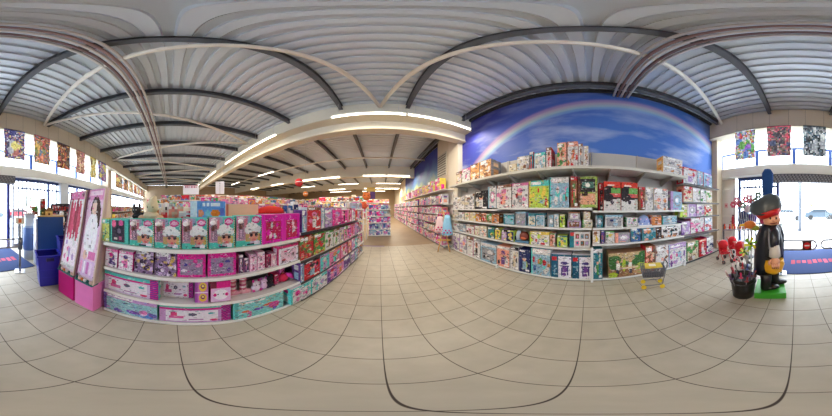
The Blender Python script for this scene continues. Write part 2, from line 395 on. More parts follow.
# ================================================================== PRINTED ART
def clampc(c): return tuple(max(0, min(255, v)) for v in c)
def jit(c, r, a=10):
    d = r.uniform(-a, a); return clampc((c[0]+d+r.uniform(-4, 4), c[1]+d+r.uniform(-4, 4), c[2]+d+r.uniform(-4, 4)))
def canvas(nx, nz, c): return [[c]*nx for _ in range(nz)]
def el_(A, cx, cz, rx, rz, c):
    nz = len(A); nx = len(A[0])
    for j in range(nz):
        for i in range(nx):
            if (((i+.5)/nx-cx)/rx)**2+(((j+.5)/nz-cz)/rz)**2 <= 1: A[j][i] = c
def rc(A, x0, x1, z0, z1, c):
    nz = len(A); nx = len(A[0])
    for j in range(max(0, round(z0*nz)), min(nz, round(z1*nz))):
        for i in range(max(0, round(x0*nx)), min(nx, round(x1*nx))): A[j][i] = c
def speck(A, r, a=14):
    a = a*1.3
    for row in A:
        for i in range(len(row)): row[i] = jit(row[i], r, a)
SKIN = (226,168,140)
def busy(A, r, P, q=.16, dark=(44,42,52)):
    # small lettering, outlines and printed details
    nz = len(A); nx = len(A[0])
    for _ in range(int(nx*nz*q/2.2)):
        i = r.randrange(nx); j = r.randrange(nz); w_ = r.choice((1, 1, 2, 3)); h_ = r.choice((1, 1, 1, 2)); c = r.choice((dark, (236,234,232), r.choice(P), r.choice(P), (150,144,150), (92,96,110)))
        for a in range(i, min(nx, i+w_)):
            for b in range(j, min(nz, j+h_)): A[b][a] = tuple(A[b][a][q]*.42+c[q]*.58 for q in range(3))
def art(kind, nx, nz, P, r):
    bgc = P[0]; A = canvas(nx, nz, bgc)
    ink = lambda: P[r.randrange(1, len(P))]
    if kind == 'girl': rc(A, 0, 1, 0, 1, (232,196,220))
    if kind == 'doll':            # turquoise carton: small doll behind the window on the left, big printed doll in a white hat
        rc(A, 0, .42, 0, .8, (188,140,162)); rc(A, .02, .34, .8, 1, (76,190,172)); rc(A, .42, .52, 0, .2, (150,160,190))
        el_(A, .2, .14, .16, .11, (240,232,232)); el_(A, .2, .3, .13, .09, (96,56,56)); rc(A, .08, .3, .4, .76, (110,84,116)); rc(A, .0, .08, .1, .7, (214,120,150)); rc(A, .3, .4, .1, .36, (206,120,140)); rc(A, .14, .2, .44, .7, (190,160,180))
        el_(A, .64, .46, .34, .16, (232,236,236)); el_(A, .6, .34, .22, .13, (236,238,238)); el_(A, .78, .5, .2, .08, (220,228,228))
        rc(A, .34, .5, .6, .86, (188,160,104)); rc(A, .84, .94, .6, .84, (196,170,90)); el_(A, .66, .7, .19, .17, (214,146,124)); rc(A, .48, .86, .55, .6, (120,100,100))
        el_(A, .57, .64, .06, .05, (40,28,34)); el_(A, .77, .64, .06, .05, (40,28,34)); el_(A, .67, .81, .06, .03, (206,80,100)); rc(A, .5, .84, .86, .93, (190,170,190))
        rc(A, .4, .7, .92, .97, (40,50,60)); rc(A, .7, .9, .86, .97, (236,228,238))
        el_(A, .76, .14, .18, .11, (214,60,140)); el_(A, .76, .14, .12, .06, (240,190,220))
        busy(A, r, P, .1, (60,40,60))
        for k in range(nz): A[k][-1] = ((30,30,36), (236,236,232), (226,206,80))[k % 3]
        speck(A, r, 8)
    elif kind == 'access':        # dark tray with pink accessories in a turquoise frame
        rc(A, .06, .78, .06, .94, (64,56,70)); el_(A, .2, .2, .12, .15, (222,100,140)); el_(A, .6, .16, .14, .12, (214,90,150))
        el_(A, .5, .48, .24, .2, (46,44,58)); el_(A, .5, .48, .12, .1, (110,100,120)); rc(A, .2, .4, .76, .86, (220,214,200)); rc(A, .5, .62, .7, .84, (180,90,130)); speck(A, r)
    elif kind == 'figure':        # card with one figure / toy in the middle
        rc(A, 0, 1, 0, .13, ink()); rc(A, .08, .5, .03, .1, (236,236,236))
        for _ in range(4): el_(A, r.uniform(.15, .85), r.uniform(.25, .85), r.uniform(.07, .16), r.uniform(.07, .16), ink())
        el_(A, .5, .38, .15, .12, SKIN); el_(A, .5, .3, .18, .1, ink()); rc(A, .36, .64, .5, .86, ink()); rc(A, .6, .95, .86, .94, (238,238,238)); busy(A, r, P, .3); speck(A, r, 8)
    elif kind == 'panel':         # long carton: white centre picture, diagonal stripes at the right end
        rc(A, 0, 1, 0, .16, P[1]); rc(A, 0, 1, .16, .24, P[2])
        for j in range(nz):
            for i in range(nx):
                if i > nx*.86: A[j][i] = P[2] if ((i+j)//2) % 2 else P[3]
        rc(A, .08, .82, .28, .92, (236,228,236)); el_(A, .2, .5, .05, .16, (226,70,130)); rc(A, .14, .34, .6, .76, (222,96,160)); el_(A, .46, .5, .06, .09, (90,90,110)); rc(A, .4, .62, .78, .84, (180,120,170)); el_(A, .72, .45, .05, .06, (80,180,180)); el_(A, .76, .86, .06, .06, (224,60,120)); busy(A, r, P, .12, (120,50,110)); speck(A, r, 6)
    elif kind == 'scene':         # wide illustration
        rc(A, 0, 1, 0, .2, P[1]); rc(A, .1, .6, .05, .15, (240,236,236))
        for _ in range(9): el_(A, r.uniform(.05, .95), r.uniform(.35, .9), r.uniform(.04, .13), r.uniform(.06, .17), ink())
        rc(A, 0, .06, 0, 1, P[2]); busy(A, r, P, .3); speck(A, r, 14)
    elif kind == 'robot':         # blue-green end panel with red logo, white field and a purple machine
        rc(A, 0, .34, 0, 1, P[1]); rc(A, .04, .3, .1, .26, (206,46,54)); rc(A, .36, 1, 0, .08, P[1])
        for _ in range(4): el_(A, r.uniform(.1, .28), r.uniform(.4, .9), .05, .05, (120,170,190))
        el_(A, .66, .35, .18, .07, P[2]); el_(A, .66, .62, .16, .12, P[3]); rc(A, .5, .56, .55, .9, P[2]); rc(A, .78, .84, .5, .88, P[2]); el_(A, .66, .84, .1, .07, P[3]); rc(A, .45, .9, .46, .5, P[2]); busy(A, r, P, .14); speck(A, r, 8)
    elif kind == 'six':
        rc(A, 0, .22, 0, 1, P[1]); rc(A, .02, .2, .05, .25, (210,60,60))
        for a in (.3, .53, .76):
            rc(A, a, a+.17, .12, .45, ink()); rc(A, a, a+.17, .55, .88, ink()); el_(A, a+.08, .3, .04, .08, ink()); el_(A, a+.08, .7, .05, .1, ink())
        speck(A, r, 8)
    elif kind == 'window':        # framed see-through window with pieces inside
        rc(A, 0, 1, 0, .16, P[1]); rc(A, .1, .9, .24, .9, P[2])
        for _ in range(7): el_(A, r.uniform(.2, .8), r.uniform(.32, .82), r.uniform(.05, .12), r.uniform(.05, .12), ink())
        busy(A, r, P, .26); speck(A, r, 10)
    elif kind == 'round':
        rc(A, 0, .2, 0, 1, P[1]); el_(A, .58, .5, .36, .3, P[2]); el_(A, .58, .5, .26, .22, P[3]); el_(A, .55, .48, .15, .13, (236,236,240)); rc(A, .3, .7, .88, .96, P[1]); busy(A, r, P, .14); speck(A, r, 8)
    elif kind == 'photo':         # big landscape photo carton
        rc(A, 0, 1, 0, .12, P[1]); rc(A, 0, 1, .12, .5, P[2])
        for _ in range(8): el_(A, r.uniform(0, 1), r.uniform(.1, .7), r.uniform(.08, .2), r.uniform(.08, .2), r.choice(P[1:4]))
        for cx in (.24, .58):
            el_(A, cx, .36, .035, .07, SKIN); rc(A, cx-.05, cx+.05, .42, .72, (232,232,226)); rc(A, cx-.04, cx+.04, .7, .88, (60,60,80))
        el_(A, .41, .5, .05, .26, (170,196,60)); rc(A, .3, .8, .6, .66, (222,200,170)); el_(A, .12, .9, .13, .12, (170,200,60)); el_(A, .8, .84, .16, .1, (190,150,110)); busy(A, r, P, .25); speck(A, r, 16)
    elif kind == 'cats':          # grid of tiny blobs = box with many small printed things
        for _ in range(max(4, nx*nz//22)): el_(A, r.random(), r.random(), 1.6/nx+r.random()*.06, 1.6/nz+r.random()*.06, ink())
        rc(A, .05, .6, .05, .2, (240,240,240)); busy(A, r, P, .3, (60,56,64)); speck(A, r, 12)
    elif kind == 'redgreen':
        rc(A, 0, 1, 0, .2, (214,70,56)); rc(A, 0, 1, .2, .62, (52,44,46)); el_(A, .3, .3, .3, .16, (40,38,40)); rc(A, .45, 1, .22, .42, (110,170,90)); rc(A, .3, 1, .42, .54, (214,90,90)); rc(A, .2, .6, .1, .16, (236,220,210))
        rc(A, 0, 1, .62, 1, (208,206,204)); el_(A, .28, .56, .3, .14, (46,40,46)); el_(A, .5, .72, .1, .07, (60,50,70)); rc(A, .8, 1, .6, 1, (190,190,180)); busy(A, r, P, .1); speck(A, r, 10)
    elif kind == 'market':
        rc(A, 0, 1, 0, 1, (150,176,84)); rc(A, 0, .1, 0, 1, (110,70,60)); rc(A, .12, .9, .08, .5, (48,44,46)); rc(A, .2, .8, .18, .38, (70,120,110)); rc(A, .1, .9, .56, .9, (222,160,130)); rc(A, .2, .5, .5, .62, (60,46,44)); rc(A, .88, 1, .3, 1, (190,196,130)); el_(A, .5, .28, .12, .07, (226,226,220)); busy(A, r, P, .22); speck(A, r, 12)
    elif kind == 'smile':
        for z in (.25, .75):
            el_(A, .6, z, .3, .2, (232,196,70)); el_(A, .6, z-.03, .16, .1, (120,40,110)); el_(A, .6, z-.04, .08, .05, (240,220,120))
        rc(A, 0, .2, 0, 1, P[1]); rc(A, 0, 1, .48, .53, P[2]); speck(A, r, 8)
    elif kind == 'kitty':
        rc(A, .3, 1, 0, .3, P[1]); rc(A, 0, 1, .3, .97, P[2]); el_(A, .5, .62, .38, .26, (246,240,246)); el_(A, .36, .6, .04, .04, (30,30,40)); el_(A, .64, .6, .04, .04, (30,30,40)); el_(A, .2, .62, .08, .09, P[1]); el_(A, .8, .62, .08, .09, P[1]); speck(A, r, 6)
    elif kind == 'girl':          # tall poster: woman with long brown hair in white
        rc(A, 0, 1, 0, .12, (226,150,196)); rc(A, .1, .9, .02, .08, (244,214,230))
        el_(A, .55, .22, .26, .14, (70,44,36)); el_(A, .66, .32, .26, .2, (74,48,40)); el_(A, .5, .22, .14, .1, (236,206,188)); el_(A, .47, .52, .4, .24, (244,242,248)); el_(A, .6, .4, .2, .12, (244,242,246)); el_(A, .3, .75, .14, .05, (232,190,176))
        rc(A, .5, .9, .7, .78, (222,120,180)); rc(A, .05, .95, .8, 1, (222,190,226))
        busy(A, r, P, .1, (120,80,110))
        for k in range(4): rc(A, .1+k*.2, .22+k*.2, .83, .96, ((236,160,206), (244,240,244), (206,120,190), (236,214,236))[k])
        speck(A, r, 6)
    elif kind == 'dolls':         # poster / tray with red slanted figures
        rc(A, 0, 1, 0, .1, (214,110,160)); 
        busy(A, r, P, .35, (110,50,70))
        for k in range(4): el_(A, .18+.2*k, .34+.04*(k % 2), .11, .26, ((176,34,66), (206,60,100), (150,30,60), (196,60,90))[k])
        rc(A, .05, .95, .62, .95, (236,224,232))
        for _ in range(10): el_(A, r.uniform(.1, .9), r.uniform(.66, .92), .07, .04, ink())
        speck(A, r, 10)
    elif kind == 'mosaic':
        for j in range(nz):
            for i in range(nx): A[j][i] = P[int(r.random()**1.2*len(P))]
        busy(A, r, P, .2)
        for _ in range(9): el_(A, r.uniform(.1, .9), r.uniform(.1, .9), r.uniform(.06, .2), r.uniform(.06, .16), ink())
        rc(A, 0, 1, 0, .05, P[1]); speck(A, r, 22)
    else:                          # 'pic': logo band + pictures
        hb = r.choice((.14, .2, .26)); rc(A, 0, 1, 0, hb, P[1]); rc(A, .08, r.uniform(.4, .8), .04, hb-.04, (238,236,232))
        for _ in range(r.randint(3, 6)): el_(A, r.uniform(.12, .88), r.uniform(.35, .88), r.uniform(.07, .2), r.uniform(.06, .18), ink())
        if r.random() < .5: rc(A, 0, .12, 0, 1, ink())
        rc(A, r.uniform(.4, .6), .92, .88, .95, (238,238,238)); busy(A, r, P, .3); speck(A, r, 10)
    return A

SEED = [0]
def carton_mesh(w_, h, d, kind, P, res=(14, 16), back=None, lean=0.0):
    """closed carton, front at local y=0 carrying the print, side / top colours from the palette"""
    SEED[0] += 1; r = random.Random(SEED[0]*7919); mb = MB(); s = P[1]; tcol = jit(P[0], r, 14)
    x0, x1 = -w_/2, w_/2; A = art(kind, max(3, res[0]), max(3, res[1]), P, r); L = lean
    fr = [(x0,0,0),(x1,0,0),(x1,L,h),(x0,L,h)]; bk = [(x0,d,0),(x1,d,0),(x1,d,h),(x0,d,h)]
    mb.art(A, x0, x1, 0, h, P=fr)
    mb.face([bk[1], bk[0], bk[3], bk[2]], s); mb.face([fr[3], fr[2], bk[2], bk[3]], tcol); mb.face([fr[1], fr[0], bk[0], bk[1]], s)
    for a, b in ((1, 0), (0, 1)):      # printed end panels
        p = [fr[1], bk[1], bk[2], fr[2]] if a else [bk[0], fr[0], fr[3], bk[3]]
        E = canvas(4, max(4, res[1]//2), back or s); rc(E, .2, .8, .15, .35, P[-1]); rc(E, .2, .8, .5, .9, P[0]); speck(E, r, 12)
        mb.art(E, 0, 1, 0, 1, P=p)
    return mb
ALL = []       # things that get a position word if their wording repeats
def carton(loc, rz, w_, h, d, kind, P, label, group, cat='toy box', name='toy_box', res=(14, 16), lean=0.0, back=None, order=0):
    o = carton_mesh(w_, h, d, kind, P, res, back, lean).build(name, CARD, None, loc, rz)
    o['label'] = label; o['category'] = cat; o['group'] = group; ALL.append((o, order)); return o
def reg(o, order=0): ALL.append((o, order)); return o

# ================================================================== LEFT GONDOLA FRAME (shelving turned 9.2 degrees)
TH = R(9.2); U = Vector((sin(TH), cos(TH), 0)); NV = Vector((cos(TH), -sin(TH), 0)); GRZ = pi/2-TH
def G(s, n, z=0): v = U*s+NV*n; return (v.x, v.y, z)
def gs(px, D): a = ang(px)-TH; return -D/tan(a)
def gz(px, py, D): a = ang(px)-TH; return EYE+D/abs(sin(a))*tan(el(py))
def unit(name, label, g0, length, levels, lipcol, depth=.5, top=1.5, two=False, rz=GRZ, origin=None, backc=(226,222,216), shade=(206,202,196)):
    t = empty(name, label, 'shelving', origin, rz)
    L = length
    MB().box((0, .02, 0), (L, depth, .05), (150,170,180)).build('plinth', METAL, t)
    MB().box((0, depth-.03, 0), (L, depth, top), backc).build('back_panel', METAL, t)
    for z in levels:
        sh = MB().box((.005, .0, z-.03), (L-.005, depth-.03, z-.002), shade).build('shelf', METAL, t)
        MB().box((.0, -.012, z-.034), (L, .0, z+.004), lipcol).build('price_rail', PLAST, sh)
    n = max(1, round(L/1.33))
    for k in range(n+1):
        x = min(max(L*k/n, .02), L-.02)
        MB().box((x-.015, depth-.06, 0), (x+.015, depth-.03, top), (190,186,180)).build('upright', METAL, t)
    return t
DL = 1.29
WHT = (236,234,228)
t = unit('gondola_shelving', 'low white shelving nearest the camera, full of pink and turquoise doll boxes', 0, 2.36, (.045, .43, .81, 1.15), WHT, .46, 1.42, origin=G(-1.02, -DL), rz=GRZ, backc=(118,110,112))  # back panel coloured dark to give the shadowed gaps between boxes and shelves
MB().box((0, .20, 1.40), (2.36, .78, 1.418), (216,214,208)).build('top_board', METAL, t)
unit('gondola_shelving', 'dark railed low shelving beyond the white one on the left of the aisle', 0, 2.40, (.045, .40, .785, 1.22), (40,40,48), .46, 1.56, origin=G(1.35, -DL+.02), rz=GRZ, backc=(110,104,108))  # dark back panel colour stands in for shade behind the boxes
TQ, MG, PU, PK, LP = (84,190,176), (214,40,140), (130,70,160), (236,150,190), (240,200,220)

def gbox(px0, px1, z0, ztop, D, kind, P, label, group, d=.16, **k):
    s0, s1 = gs(px0, D), gs(px1, D); h = ztop-z0; npx = abs(px1-px0)
    dd = D/abs(sin(ang((px0+px1)/2)-TH)); hp = h/dd/R(DEG)
    k.setdefault('name', 'doll_box'); return carton(G((s0+s1)/2, -D, z0), GRZ, abs(s1-s0)-.008, h, d, kind, P, label, group, res=(min(44, round(npx*1.35)), min(40, round(hp*1.35))), order=px0, **k)

# --- top shelf of the near gondola
ZT = 1.152
gbox(101.8, 109.6, ZT, 1.44, 1.33, 'pic', [(206,214,110), (90,190,170), (236,230,190), (120,180,90)], 'narrow lime and turquoise box at the left end of the top shelf', 'boxes on the top doll shelf')
gbox(110.4, 128.6, ZT, 1.45, 1.33, 'access', [TQ, TQ, (60,180,165)], 'turquoise framed box with a dark accessory tray beside the lime box', 'boxes on the top doll shelf')
for k, (a, b) in enumerate(((129.5, 154), (154.4, 181), (181.6, 208), (208.6, 235), (236, 262))):
    o = gbox(a, b, ZT, 1.455+.01*k, 1.33, 'doll', [TQ, (96,190,176), MG, (240,240,240)], 'turquoise doll box with a white hatted face on the top shelf', 'matching turquoise fashion doll boxes', name='doll_box')
    w_ = abs(gs(a, 1.33)-gs(b, 1.33))-.008; h = .3+.01*k
    # clear window on the left third with the real doll standing behind it
    MB().box((-w_/2+.01, -.012, .07), (-w_/2+w_*.29, -.004, h-.01), (236,200,216)).build('window', CLEARP, o)
    dl = MB().ball((-w_*.36, -.012, h*.66), (.022, .012, .026), (94,56,54)).build('doll', PLAST, o)
    MB().ball((-w_*.36, -.014, h*.84), (.03, .015, .024), (244,240,240)).build('hat', CLOTH, dl)
    c = bpy.data.curves.new('logo', 'FONT'); c.body = 'L.O.L.'; c.size = .042; c.align_x = 'CENTER'; c.extrude = .001; c.materials.append(bpy.data.materials.get('logo_pink') or finish('logo_pink', .4))
    tmp = bpy.data.objects.new('tmp', c); lme = bpy.data.meshes.new_from_object(tmp); bpy.data.objects.remove(tmp); lg = bpy.data.objects.new('logo', lme); COL.objects.link(lg); lg.parent = o; lg.location = (w_*.26, -.004, h*.84); lg.rotation_euler = (pi/2, 0, 0)
m = bpy.data.materials['logo_pink']; m.node_tree.nodes['Principled BSDF'].inputs['Base Color'].default_value = (*lin((250,225,240)), 1)
for l in list(m.node_tree.links):
    if l.to_socket.name == 'Base Color': m.node_tree.links.remove(l)
HP = (226,36,170)
for k, (a, b) in enumerate(((263.5, 283), (284.5, 298.6))):
    o = gbox(a, b, ZT, 1.50, 1.31, 'window', [HP, HP, (190,40,80), (240,210,220), (196,206,206), (150,30,60)], ('hot pink framed doll case with a starry red window', 'hot pink and cream carton at the right end of the top shelf')[k], 'hot pink cartons', d=.2, name='doll_case')
    w_ = abs(gs(a, 1.31)-gs(b, 1.31))-.008
    for sx_ in (-1, 1): MB().box((sx_*w_/2-.014, -.012, .0), (sx_*w_/2+.012, .1, .352), HP).build('frame_post', PLAST, o)
    MB().box((-w_/2, -.012, .335), (w_/2, .1, .352), HP).build('frame_top', PLAST, o)
# --- second shelf
Z2 = .812
WP = [(238,226,236), MG, (90,60,130), (236,120,180), (250,250,250)]
for k, (a, b) in enumerate(((104.7, 117), (118, 132.6))):
    gbox(a, b, Z2, 1.06, 1.32, 'figure', WP, 'white magenta box with a purple booted doll, %s' % ('at the left end of the second shelf', 'second on the second shelf')[k], 'white doll cards on the second shelf', lean=.02)
for k, (a, b) in enumerate(((133.6, 153), (153.8, 176.5))):
    gbox(a, b, Z2, 1.10, 1.33, 'cats', [(140,110,150), (70,50,80), (200,170,210), (232,222,232), (60,44,60), (214,180,90)], 'lilac and black slanted blister pack on the second shelf, %s' % ('left one', 'beside the magenta bag')[k], 'lilac blister packs', lean=.05)
for k, (a, b) in enumerate(((177, 206), (207.5, 236.5))):
    o = gbox(a, b, Z2, 1.11, 1.33, 'window', [(226,40,150), (226,30,150), (150,130,160), (224,120,180), (232,220,232), (70,60,140), (180,190,190)], 'magenta edged see-through accessory bag on the second shelf, %s' % ('left one', 'right one')[k], 'magenta accessory bags', d=.06, name='accessory_bag', cat='toy bag')
    w_ = abs(gs(a, 1.33)-gs(b, 1.33))
    MB().box((-w_/2+.02, -.01, .28), (w_/2-.02, .02, .315), (236,60,170)).build('zip_band', PLAST, o)
for k, (a, b, zt) in enumerate(((238.5, 243.5, 1.05), (244, 249, 1.0))):
    gbox(a, b, Z2, zt, 1.34, 'figure', [(90,60,100), (200,120,170), (150,110,160), (240,220,230)], 'small purple doll pack on the second shelf beside the magenta bags, %s' % ('left', 'right')[k], 'small purple packs')
for k, (a, b, z0, z1) in enumerate(((250, 257, Z2, .93), (257.5, 265, Z2, .93), (250, 257, .932, 1.04), (257.5, 265, .932, 1.05))):
    gbox(a, b, z0, z1, 1.33, 'figure', [LP, (236,160,196), (206,90,140), (250,236,240), (190,120,160)], 'small pale pink doll box in the stack of four on the second shelf, %s' % ('bottom left', 'bottom right', 'top left', 'top right')[k], 'pale pink stacked boxes')
gbox(266, 270.5, Z2, 1.0, 1.34, 'pic', [(120,60,90), (200,60,110), (70,50,60)], 'slim dark plum pack right of the pale pink stack', 'packs on the second shelf')
gbox(271, 277, Z2, .99, 1.34, 'figure', [(220,180,196), (226,120,150), (250,240,240), (190,60,90)], 'small pink doll card left of the white framed box', 'packs on the second shelf')
gbox(278.5, 298.3, Z2, 1.085, 1.31, 'window', [(232,228,236), (214,60,120), (226,190,206), (176,70,80), (120,90,100), (240,220,230)], 'white framed doll box with pink side at the right end of the second shelf', 'boxes on the second shelf')
# --- third shelf
Z3 = .432
gbox(104.5, 158.8, Z3, .735, 1.32, 'panel', [(214,190,220), (90,200,190), MG, (110,60,150), (240,240,240)], 'long white and pink striped box at the left end of the third shelf', 'long striped boxes', d=.2)
gbox(160.5, 193.5, Z3, .77, 1.42, 'panel', [(220,212,206), (200,196,200), MG, (96,50,130), (240,240,240)], 'white picture box with striped end set back on the third shelf', 'long striped boxes', d=.2)
gbox(194.5, 208.5, Z3, .76, 1.32, 'smile', [(206,120,196), (170,80,170), (240,226,240), (236,200,90)], 'purple box with two yellow smiling rings on the third shelf', 'boxes on the third shelf')
gbox(210.5, 231, Z3, .75, 1.31, 'kitty', [(120,40,60), (226,40,140), (232,190,226), (240,240,240)], 'pink box with a white kitten face on the third shelf', 'boxes on the third shelf')
def boot(px, label):
    s = gs(px, 1.38); o = empty('child_boot', label, 'boot', G(s, -1.38, Z3), GRZ, 'flowery boots on the third shelf')
    P = [(240,190,200), (224,110,140), (250,236,236), (200,80,120)]; r = random.Random(px)
    mb = MB()
    for k in range(7):
        z = .05+k*.032; RGc = jit(P[k % 4], r, 10)
        mb.lathe([(.042, z), (.042, z+.032)], RGc, o=(-.03, .04, 0), n=12, sx=1, sy=.8)
    mb.build('shaft', CLOTH, o)
    MB().ball((0, .04, .035), (.085, .036, .04), (238,170,186), n=12).build('foot', CLOTH, o)
    MB().box((-.08, .01, 0), (.085, .075, .014), (244,236,232)).build('sole', PLAST, o)
    MB().lathe([(.046, .262), (.05, .275), (.046, .29)], (240,130,160), o=(-.03, .04, 0), n=12, sy=.8).build('cuff', CLOTH, o)
    for k in range(7):
        MB().ball((-.03+.04*cos(k*2.1), .04-.034*abs(sin(k*1.7)), .07+k*.028), .008, P[(k+3) % 4], n=6, m=4).build('flower', PLAST, o)
boot(236, 'pink flowery child boot on the third shelf, left one'); boot(246.5, 'pink flowery child boot on the third shelf, right one')
gbox(231.5, 236, Z3, .6, 1.45, 'pic', [(110,30,50), (150,40,70), (80,40,50)], 'dark red pack tucked behind the flowery boots', 'boxes on the third shelf')
def plush(px, z, D, body, acc, label, r0=.06, cat='soft toy'):
    s = gs(px, D); o = empty('soft_toy', label, cat, G(s, -D, z), GRZ, 'soft toys on the third shelf')
    MB().ball((0, .06, r0*.9), (r0, r0*.9, r0*.9), body).build('body', CLOTH, o)
    h = MB().ball((0, .05, r0*2.2), (r0*.85, r0*.8, r0*.75), body).build('head', CLOTH, o)
    for sx_ in (-1, 1):
        MB().ball((sx_*r0*.6, .05, r0*2.95), (r0*.28, r0*.18, r0*.4), acc).build('ear', CLOTH, h)
        MB().ball((sx_*r0*.3, .05-r0*.76, r0*2.25), r0*.12, (20,20,24), n=6, m=4).build('eye', PLAST, h)
        MB().ball((sx_*r0*.7, .06-r0*.6, r0*.5), (r0*.3, r0*.4, r0*.25), acc).build('paw', CLOTH, o)
    return o
plush(258, Z3, 1.36, (240,224,236), (214,60,140), 'white and magenta soft toy on the third shelf right of the boots')
plush(265.5, Z3, 1.37, (236,200,226), (200,90,180), 'pale lilac soft toy next to the black cat')
plush(271.5, Z3+.0, 1.37, (34,28,36), (70,50,80), 'black cat soft toy on the third shelf', .065)
gbox(274.5, 279, Z3, .62, 1.42, 'pic', [(200,60,110), (226,40,90), (110,40,60)], 'red and black pack behind the round purse', 'boxes on the third shelf')
t = empty('round_purse', 'round red and magenta shiny purse lying on the third shelf', 'purse', G(gs(287, 1.36), -1.36, Z3), GRZ)
MB().ball((0, .08, .075), (.085, .06, .075), (206,20,70)).build('body', PLAST, t)
MB().tube([(.03, .06, .12), (.1, .05, .1), (.15, .04, .03)], [.03, .04, .02], (230,60,170)).build('tassel', CLOTH, t)
MB().tube([(-.05, .08, .14), (0, .08, .2), (.05, .08, .14)], .008, (120,20,50)).build('strap', CLOTH, t)
gbox(280, 284.5, Z3, .70, 1.44, 'figure', [(190,90,150), (226,80,160), (120,60,110)], 'magenta doll card hanging behind the round purse', 'boxes on the third shelf')
# --- base row
ZB = .048
gbox(103.5, 157.5, ZB, .385, 1.30, 'scene', [(150,200,206), (200,150,206), (120,90,180), (130,80,190), (90,140,210), (226,110,180), (240,200,230), (80,60,140)], 'turquoise and purple long box at the left end of the base shelf', 'big cartons on the base shelf', d=.3, back=(120,200,196))
gbox(159, 231, ZB, .385, 1.31, 'panel', [(200,150,200), (110,196,184), MG, (76,44,110), (240,240,240)], 'longest white box with turquoise top on the base shelf', 'big cartons on the base shelf', d=.3)
gbox(233.5, 283.5, ZB, .385, 1.29, 'scene', [(130,206,204), (120,206,200), (90,180,180), (226,110,70), (236,170,60), (214,80,150), (120,90,190), (96,50,40), (226,196,90)], 'turquoise box with colourful doll pictures at the base, near the corner', 'big cartons on the base shelf', d=.3)
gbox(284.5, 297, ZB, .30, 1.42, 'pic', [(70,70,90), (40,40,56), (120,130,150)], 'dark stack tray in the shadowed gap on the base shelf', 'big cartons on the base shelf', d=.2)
# --- dark railed section
COLN = {'pink': (216,124,168), 'magenta': (216,50,140), 'white': (212,210,210), 'red': (196,40,52), 'lilac': (176,146,196), 'purple': (104,68,138), 'turquoise': (90,200,196),
        'blue': (58,96,156), 'pale blue': (140,178,200), 'green': (80,150,80), 'lime': (180,206,80), 'yellow': (222,196,84), 'orange': (206,130,74), 'brown': (130,86,60),
        'black': (40,38,44), 'grey': (150,152,158), 'cream': (210,198,170), 'teal': (40,120,136), 'salmon': (232,160,140), 'navy': (40,50,100)}
def pal(*n): return [COLN[k] for k in n]
def srow(z0, D, items, tier, unitname, group, d=.18, sfx=''):
    for it in items:
        a, b, h, kind, cs = it[:5]
        extra = it[5] if len(it) > 5 else None
        lab = extra or ('%s and %s %s on the %s of %s' % (cs[0], cs[1], {'figure': 'doll box', 'window': 'windowed toy box', 'scene': 'picture box', 'cats': 'patterned pack', 'pic': 'toy box', 'photo': 'photo box', 'six': 'picture grid box', 'robot': 'construction box', 'round': 'round window box'}.get(kind, 'toy box'), tier, unitname))
        gbox(a, b, z0, z0+h, D, kind, pal(*cs), lab, group, d=d)
UN = 'the dark shelving'
srow(1.222, 1.29, [(302, 306.5, .33, 'pic', ('pale blue', 'purple', 'white', 'lilac')), (307, 321, .37, 'figure', ('red', 'white', 'pale blue', 'pink', 'brown')), (321.4, 324.5, .36, 'pic', ('white', 'pale blue', 'lilac')),
    (325, 332, .33, 'cats', ('lilac', 'grey', 'pink', 'white')), (332.4, 341, .36, 'figure', ('magenta', 'lilac', 'pink', 'purple')), (341.4, 347, .36, 'figure', ('magenta', 'pink', 'white', 'black')), (347.3, 351.4, .36, 'figure', ('pink', 'magenta', 'brown')), (351.7, 355, .34, 'pic', ('white', 'magenta', 'lilac')), (355.2, 357.6, .34, 'pic', ('red', 'white', 'orange'))], 'top shelf', UN, 'top row of the dark railed shelving')
srow(.788, 1.29, [(299.5, 313.4, .37, 'cats', ('red', 'brown', 'green', 'orange', 'salmon')), (313.8, 325, .37, 'cats', ('green', 'brown', 'red', 'orange', 'lime')), (325.3, 333, .36, 'figure', ('white', 'cream', 'brown', 'green')), (333.3, 339.4, .36, 'figure', ('white', 'green', 'brown', 'cream')),
    (339.7, 343.6, .35, 'figure', ('cream', 'lilac', 'brown')), (343.9, 347.6, .36, 'pic', ('pink', 'green', 'white')), (347.9, 351.2, .36, 'pic', ('magenta', 'pink', 'lilac')), (351.4, 354.5, .36, 'pic', ('pink', 'red', 'white')), (354.7, 357.5, .36, 'pic', ('lilac', 'pink', 'grey'))], 'third shelf up', UN, 'third row of the dark railed shelving')
srow(.402, 1.27, [(300.5, 303.6, .34, 'pic', ('pale blue', 'purple', 'white')), (304, 320, .34, 'figure', ('red', 'pale blue', 'white', 'magenta', 'black')), (320.4, 329, .33, 'figure', ('turquoise', 'lilac', 'white', 'pink')), (329.3, 340, .34, 'figure', ('pink', 'turquoise', 'purple', 'orange')),
    (340.4, 347.2, .33, 'figure', ('pink', 'red', 'black', 'white')), (347.5, 351.5, .34, 'pic', ('salmon', 'pink', 'brown')), (351.8, 354.8, .34, 'pic', ('lilac', 'pink', 'white')), (355, 357.6, .32, 'pic', ('turquoise', 'lilac', 'white'))], 'second shelf up', UN, 'second row of the dark railed shelving')
